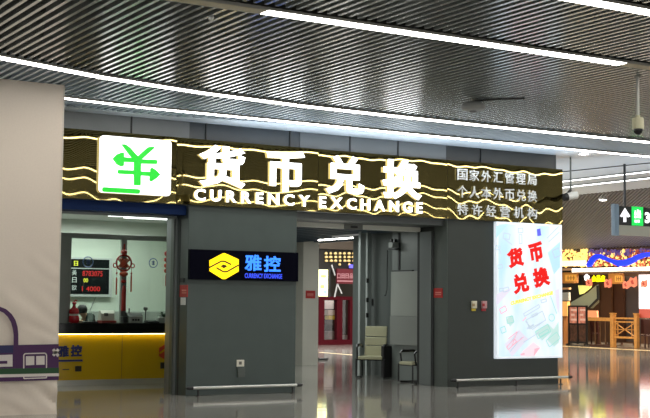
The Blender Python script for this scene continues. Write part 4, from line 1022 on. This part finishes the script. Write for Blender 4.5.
# fence
Mw = grain(mat('honey_wood', (.5, .24, .06), .45), 10, .15); XFN = 25.3
fn = thing('wooden_fence', 'honey coloured wooden fence with lattice panel in front of the restaurant', 'fence', (XFN, 15.9, 0))
def vpost(px, w, z1):
    y = hit(px, 346, 0, XFN).y; mb = MB().box(XFN - w / 2, XFN + w / 2, y - w / 2, y + w / 2, 0, z1); return y, mb
y1, mb = vpost(613.3, .17, 1.28); mb.build('post', Mw, fn, bevel=.012); MB().box(XFN - .1, XFN + .1, y1 - .1, y1 + .1, 1.28, 1.32).build('post_cap', Mw, fn)
y2, mb = vpost(636.8, .15, 1.28); mb.build('post', Mw, fn, bevel=.012); MB().box(XFN - .09, XFN + .09, y2 - .09, y2 + .09, 1.28, 1.32).build('post_cap', Mw, fn)
y0 = hit(589, 346, 0, XFN).y - .6
zt, zb = 1.15, .36
MB().box(XFN - .04, XFN + .04, y2, y1, zt - .06, zt).build('rail', Mw, fn); MB().box(XFN - .04, XFN + .04, y2, y1, zb, zb + .07).build('rail', Mw, fn)
MB().box(XFN - .03, XFN + .03, y2, y1, zt - .19, zt - .14).build('rail', Mw, fn)
MB().box(XFN - .05, XFN + .05, y1, y0 + .6, 1.0, 1.13).build('long_rail', Mw, fn)
mb = MB(); za, zz = zb + .07, zt - .19; ym = (y1 + y2) / 2; zm = (za + zz) / 2
for (a, b_), (c, d) in (((y2 + .08, zm), (y1 - .08, zm)), ((y2 + .08, za), (ym, zm)), ((ym, zm), (y1 - .08, za)), ((y2 + .08, zz), (ym, zm)), ((ym, zm), (y1 - .08, zz)), ((y2 + .25, za), (y2 + .25, zz)), ((y1 - .25, za), (y1 - .25, zz))):
    mb.bar((XFN, a, b_), (XFN, c, d), .03, .03)
mb.build('lattice', Mw, fn)
for k in range(4):
    y = y1 + .25 + k * .28
    MB().box(XFN + .1, XFN + .13, y, y + .03, 0, 1.0).build('baluster', mat('pale_baluster', (.12, .06, .025), .5), fn)
MB().box(XFN + .02, XFN + .2, y1, y0 + .6, 0, .08).build('plinth', mat('dark_wood', (.05, .02, .012), .5), fn)
# dark chair at right edge, dining set behind
def dark_chair(label, x_, y_, rz, M_=(.045, .012, .01)):
    t = thing('dining_chair', label, 'chair', (x_, y_, 0)); t.rotation_euler.z = rz
    keep = ROOTLOC[t.name]; ROOTLOC[t.name] = Vector((0, 0, 0)); Mc = mat('dark_red_wood', M_, .35)
    def B(mb, name, M, **k): o = mb.build(name, M, None, **k); o.parent = t; return o
    B(MB().box(-.23, .23, -.23, .23, .43, .48), 'seat', Mc, bevel=.01)
    for sx in (-1, 1):
        B(MB().bar((sx * .2, -.2, 0), (sx * .2, -.2, .45), .045, .045), 'leg', Mc); B(MB().bar((sx * .2, .22, 0), (sx * .2, .2, .45), .045, .045), 'leg', Mc)
        B(MB().bar((sx * .2, .2, .45), (sx * .2, .28, 1.12), .045, .045), 'back_post', Mc)
    B(MB().prism([(-.22, .2, .52), (-.22, .23, .52), (-.22, .29, 1.1), (-.22, .26, 1.1)], (.44, 0, 0)), 'backrest', Mc, bevel=.008)
    mb = MB()
    for k in range(4): mb.ball((-.05, .19 + .02 * k, .62 + .12 * k), .016, .016, .016, 6, 4)
    B(mb, 'studs', mat('pale_stud', (.6, .4, .35), .4), smooth=True)
    ROOTLOC[t.name] = keep
a = hit(642.5, 347, 2, 0); dark_chair('dark red chair with pale studs right of the honey fence', a.x + .1, a.y - .0, math.radians(125))
a = hit(651, 348, 2, 0); dark_chair('dark red chair cut by the right edge of the picture', a.x + .1, a.y + .0, math.radians(100))
a = hit(604, 341, 2, 0)
t = thing('dining_table', 'dark table behind the long wooden rail', 'table', (27.4, 18.0, 0))
MB().box(27.0, 27.8, 17.2, 18.8, .7, .75).build('tabletop', mat('dark_wood', (.05, .02, .012), .5), t, bevel=.006)
for sx in (27.06, 27.74):
    for sy in (17.28, 18.72): MB().box(sx - .03, sx + .03, sy - .03, sy + .03, 0, .7).build('leg', mat('dark_wood', (.05, .02, .012), .5), t)
dark_chair('dark chair behind the long wooden rail of the fence', 26.7, 18.2, math.radians(90), (.05, .02, .012))

# ------------------------------------------------------------------ ceiling fittings
P = hit(473, 99.5, 2, ZC); sx, sy = P.x, P.y
t = thing('wireless_disc', 'grey round disc hanging from the slats by a short cable', 'ceiling device', (sx, sy, ZC))
MB().lathe([(.03, -.03), (.13, -.045), (.185, -.085), (.19, -.125), (.165, -.16), (.1, -.175), (.02, -.178)], (sx, sy, ZC), 28).build('body', mat('grey_disc', (.34, .35, .34), .4), t)
MB().lathe([(.05, -.195), (.06, -.175)], (sx, sy, ZC), 16).build('sensor', mat('grey_disc_dark', (.15, .15, .15), .4), t)
MB().tube([(sx, sy, ZC - .04), (sx, sy, ZC + .06)], .03, 10).build('stem', M_channel, t)
mb = MB(); mb.tube([(sx, sy, ZC - .03), (sx + .2, sy - .2, ZC - .005), (sx + .55, sy - .55, ZC - .004)], .015, 6); mb.build('cable', M_dark, t)
P = hit(637.6, 76, 2, ZC); k_ = lambda py: hit(638, py, 1, P.y)
t = thing('dome_camera', 'cream dome camera hanging on a pole from the slatted ceiling', 'camera', P)
z1 = k_(117).z
MB().tube([P, (P.x, P.y, z1)], .022, 12).build('pole', mat('pale_pole', (.5, .5, .46), .35, .3), t)
zb = k_(129).z; R_ = (k_(0).x - k_(0).x) or .078
MB().lathe([(.03, z1 + .02 - P.z), (.03, z1 - .01 - P.z), (.07, z1 - .012 - P.z), (.078, z1 - .03 - P.z), (.078, zb - P.z)], P, 24).build('housing', mat('cream_plastic', (.5, .48, .32), .45), t)
MB().lathe([(.062, zb - P.z), (.062, zb - .02 - P.z), (.05, zb - .055 - P.z), (.025, zb - .075 - P.z), (.004, zb - .08 - P.z)], P, 20).build('dome', mat('smoked_dome', (.006, .006, .007), .1), t)
MB().lathe([(.05, -.012), (.05, 0)], P, 16).build('ceiling_plate', M_channel, t)
MB().tube([(2.36, -7.0, ZC - .004), (2.1, -6.55, ZC - .01)], .01, 6)
# bullet camera
P = hit(570.5, 157.5, 2, ZC); kb = lambda px, py: hit(px, py, 1, P.y)
t = thing('bullet_camera', 'white and black bullet camera on a thin rod beside the signboard end', 'camera', P)
q = kb(568, 196)
MB().tube([P, (P.x, P.y, q.z + .12)], .018, 8).build('rod', mat('grey_rod', (.16, .18, .17), .4), t)
MB().tube([(P.x, P.y, q.z + .13), (q.x, q.y, q.z + .06)], .03, 8).build('bracket', M_black, t)
d = Vector((-.85, .15, -.2)).normalized(); c = Vector((q.x + .06, q.y, q.z))
MB().tube([c + d * .08, c - d * .16], [.085, .085], 16).build('case', M_white, t, bevel=.006)
MB().tube([c + d * .08, c + d * .16], [.088, .075], 16).build('lens_hood', M_black, t)
# down lights
for px, py, zz, lab in ((603, 195, Z2, 'round white downlight on the far ceiling between the bullet camera and the hanging sign'), (648, 204.5, Z2, 'round lit downlight just above the hanging sign')):
    P = hit(px, py, 2, zz)
    t = thing('downlight', lab, 'light', P, None)
    MB().lathe([(.17, 0), (.17, -.04), (.12, -.16)], P, 24).build('trim_ring', mat('white_trim', (.8, .8, .78), .4), t)
    MB().lathe([(.11, -.16), (.11, -.17)], P, 24).build('lens', M_lamp, t)
P = hit(584, 153.8, 2, ZC)
t = tag(MB().lathe([(.09, 0), (.085, -.012)], P, 16).build('spot_light', M_lamp, loc=P), 'tiny recessed spot in the soffit right of the signboard', 'light')
# hanging direction sign
P = hit(624.5, 164, 2, Z2); yp_ = P.y
hs = thing('direction_sign', 'hanging black direction sign with white arrow, green pictogram and number 3', 'sign', P)
def sgr(x0, y0, x1, y1, t, pl): return rect_on(MB(), x0, y0, x1, y1, pl, t)
MB().tube([P, (P.x, P.y, hit(624.5, 207, 1, yp_).z)], .03, 8).build('rod', mat('dark_rod', (.05, .055, .06), .4), hs)
X2 = hit(668, 164, 1, yp_).x
MB().tube([(X2, P.y, Z2), (X2, P.y, hit(668, 210, 1, yp_).z)], .03, 8).build('rod', mat('dark_rod', (.05, .055, .06), .4), hs)
p0 = hit(617.5, 206, 1, yp_); p1 = hit(617.5, 225, 1, yp_); p2 = hit(617.5, 235, 1, yp_)
XE = hit(675, 206, 1, yp_).x
MB().box(p0.x, XE, yp_ - .05, yp_ + .05, p1.z, p0.z).build('panel', mat('sign_black', (.02, .02, .018), .35), hs)
MB().box(p0.x, XE, yp_ - .045, yp_ + .045, p2.z, p1.z).build('lower_panel', mat('sign_tan', (.55, .53, .44), .45), hs)
a = hit(612.6, 206, 1, yp_).x
MB().box(a, a + (p0.x - a) * .55, yp_ - .055, yp_ + .055, p2.z - .02, p0.z + .04).build('end_frame', mat('blue_grey_metal', (.3, .4, .5), .3, .5), hs, bevel=.01)
MB().box(a + (p0.x - a) * .6, p0.x, yp_ - .055, yp_ + .055, p2.z - .02, p0.z + .04).build('end_frame', mat('blue_grey_metal', (.3, .4, .5), .3, .5), hs, bevel=.01)
yf = yp_ - .05
Mws = mat('lit_white_print', (1, 1, 1), emit=.9)
ar = [F(600 + q_[0] / 8.36, 195 + q_[1] / 8.36, yf) for q_ in ((207, 108), (250, 178), (232, 188), (217, 165), (217, 226), (195, 226), (195, 165), (182, 186), (166, 176))]
MB().prism(ar, (0, -.012, 0)).build('arrow', Mws, hs, smooth=False)
gpn = sgr(631.6, 206.8, 642.8, 225.6, .012, yf).build('green_field', mat('lit_green_sign', (.02, .6, .1), emit=.75, ecol=(.01, .75, .1)), hs)
mb = MB()
for bx_ in ((634.5, 210.5, 636, 218), (637, 209.5, 638.6, 213), (637, 214.5, 638.8, 217), (639.4, 210.5, 640.6, 218), (634.5, 216.4, 640.6, 218), (634.5, 213.2, 640.6, 214.2), (634.5, 219.8, 636.8, 222.6), (637.4, 219.8, 639.6, 222.6)):
    rect_on(mb, *bx_, yf - .012, .006)
mb.build('pictogram', Mws, gpn)
front_text(MB(), '3', 644.6, 212.2, 649.9, 223.3, yf, .012, .05).build('digit', Mws, hs, smooth=False)

# small sensor on the slats at the top
P = hit(211, 16, 2, ZC)
t = tag(MB().lathe([(.03, 0), (.035, -.02), (.02, -.05)], P, 12).build('sprinkler', M_steel, loc=P), 'small steel sprinkler head between the slats at the top left', 'sprinkler')

# ------------------------------------------------------------------ light
struct('wall_far', MB().box(-25, 40, 39.5, 40, 0, 6), mat('far_wall', (.1, .1, .1), .6))
w = bpy.data.worlds.new('world'); SC.world = w; w.use_nodes = True
w.node_tree.nodes['Background'].inputs[0].default_value = (1, 1, .96, 1)
w.node_tree.nodes['Background'].inputs[1].default_value = 1.0
def area(name, loc, size, power, col=(1, 1, 1), rot=(0, 0, 0)):
    l = bpy.data.lights.new(name, 'AREA'); l.energy = power; l.color = col; l.shape = 'RECTANGLE'; l.size, l.size_y = size
    o = bpy.data.objects.new(name, l); COL.objects.link(o); o.location = loc; o.rotation_euler = rot
    return o
area('far_ceiling_fill', (12.5, 5, 4.2), (3, 12), 45, (.85, .93, 1), (PI, 0, 0))  # added fill without a fixture, lifts the far pale ceiling
area('soffit_fill', (4.5, -.6, 4.1), (8, .3), 30, (.8, .9, 1), (PI, 0, 0))  # added fill, no fitting here, brightens the soffit from below
area('restaurant_lamp', (27.5, 17, 3.5), (3, 6), 800, (1, .8, .55))
area('restaurant_front_fill', (21, 13, 4.0), (3, 8), 420, (1, .78, .5))  # added warm fill outside the restaurant, tints the floor and fence
area('hall_lamp', (14, 14, 4.9), (4, 8), 1400, (1, .97, .92))
area('bay_lamp', (-.5, 3.9, 3.17), (3, .4), 60, (.92, 1, .93))
area('corridor_lamp', (4.6, 4.5, 3.1), (1, 3), 55, (.93, 1, .95))
area('shop_lamp', (17, 20, 4.5), (4, 2), 25, (1, .9, .85))
vs = SC.view_settings
vs.view_transform = 'Standard'; vs.look = 'None'; vs.exposure = 0.22; vs.gamma = 1.0; vs.use_curve_mapping = False
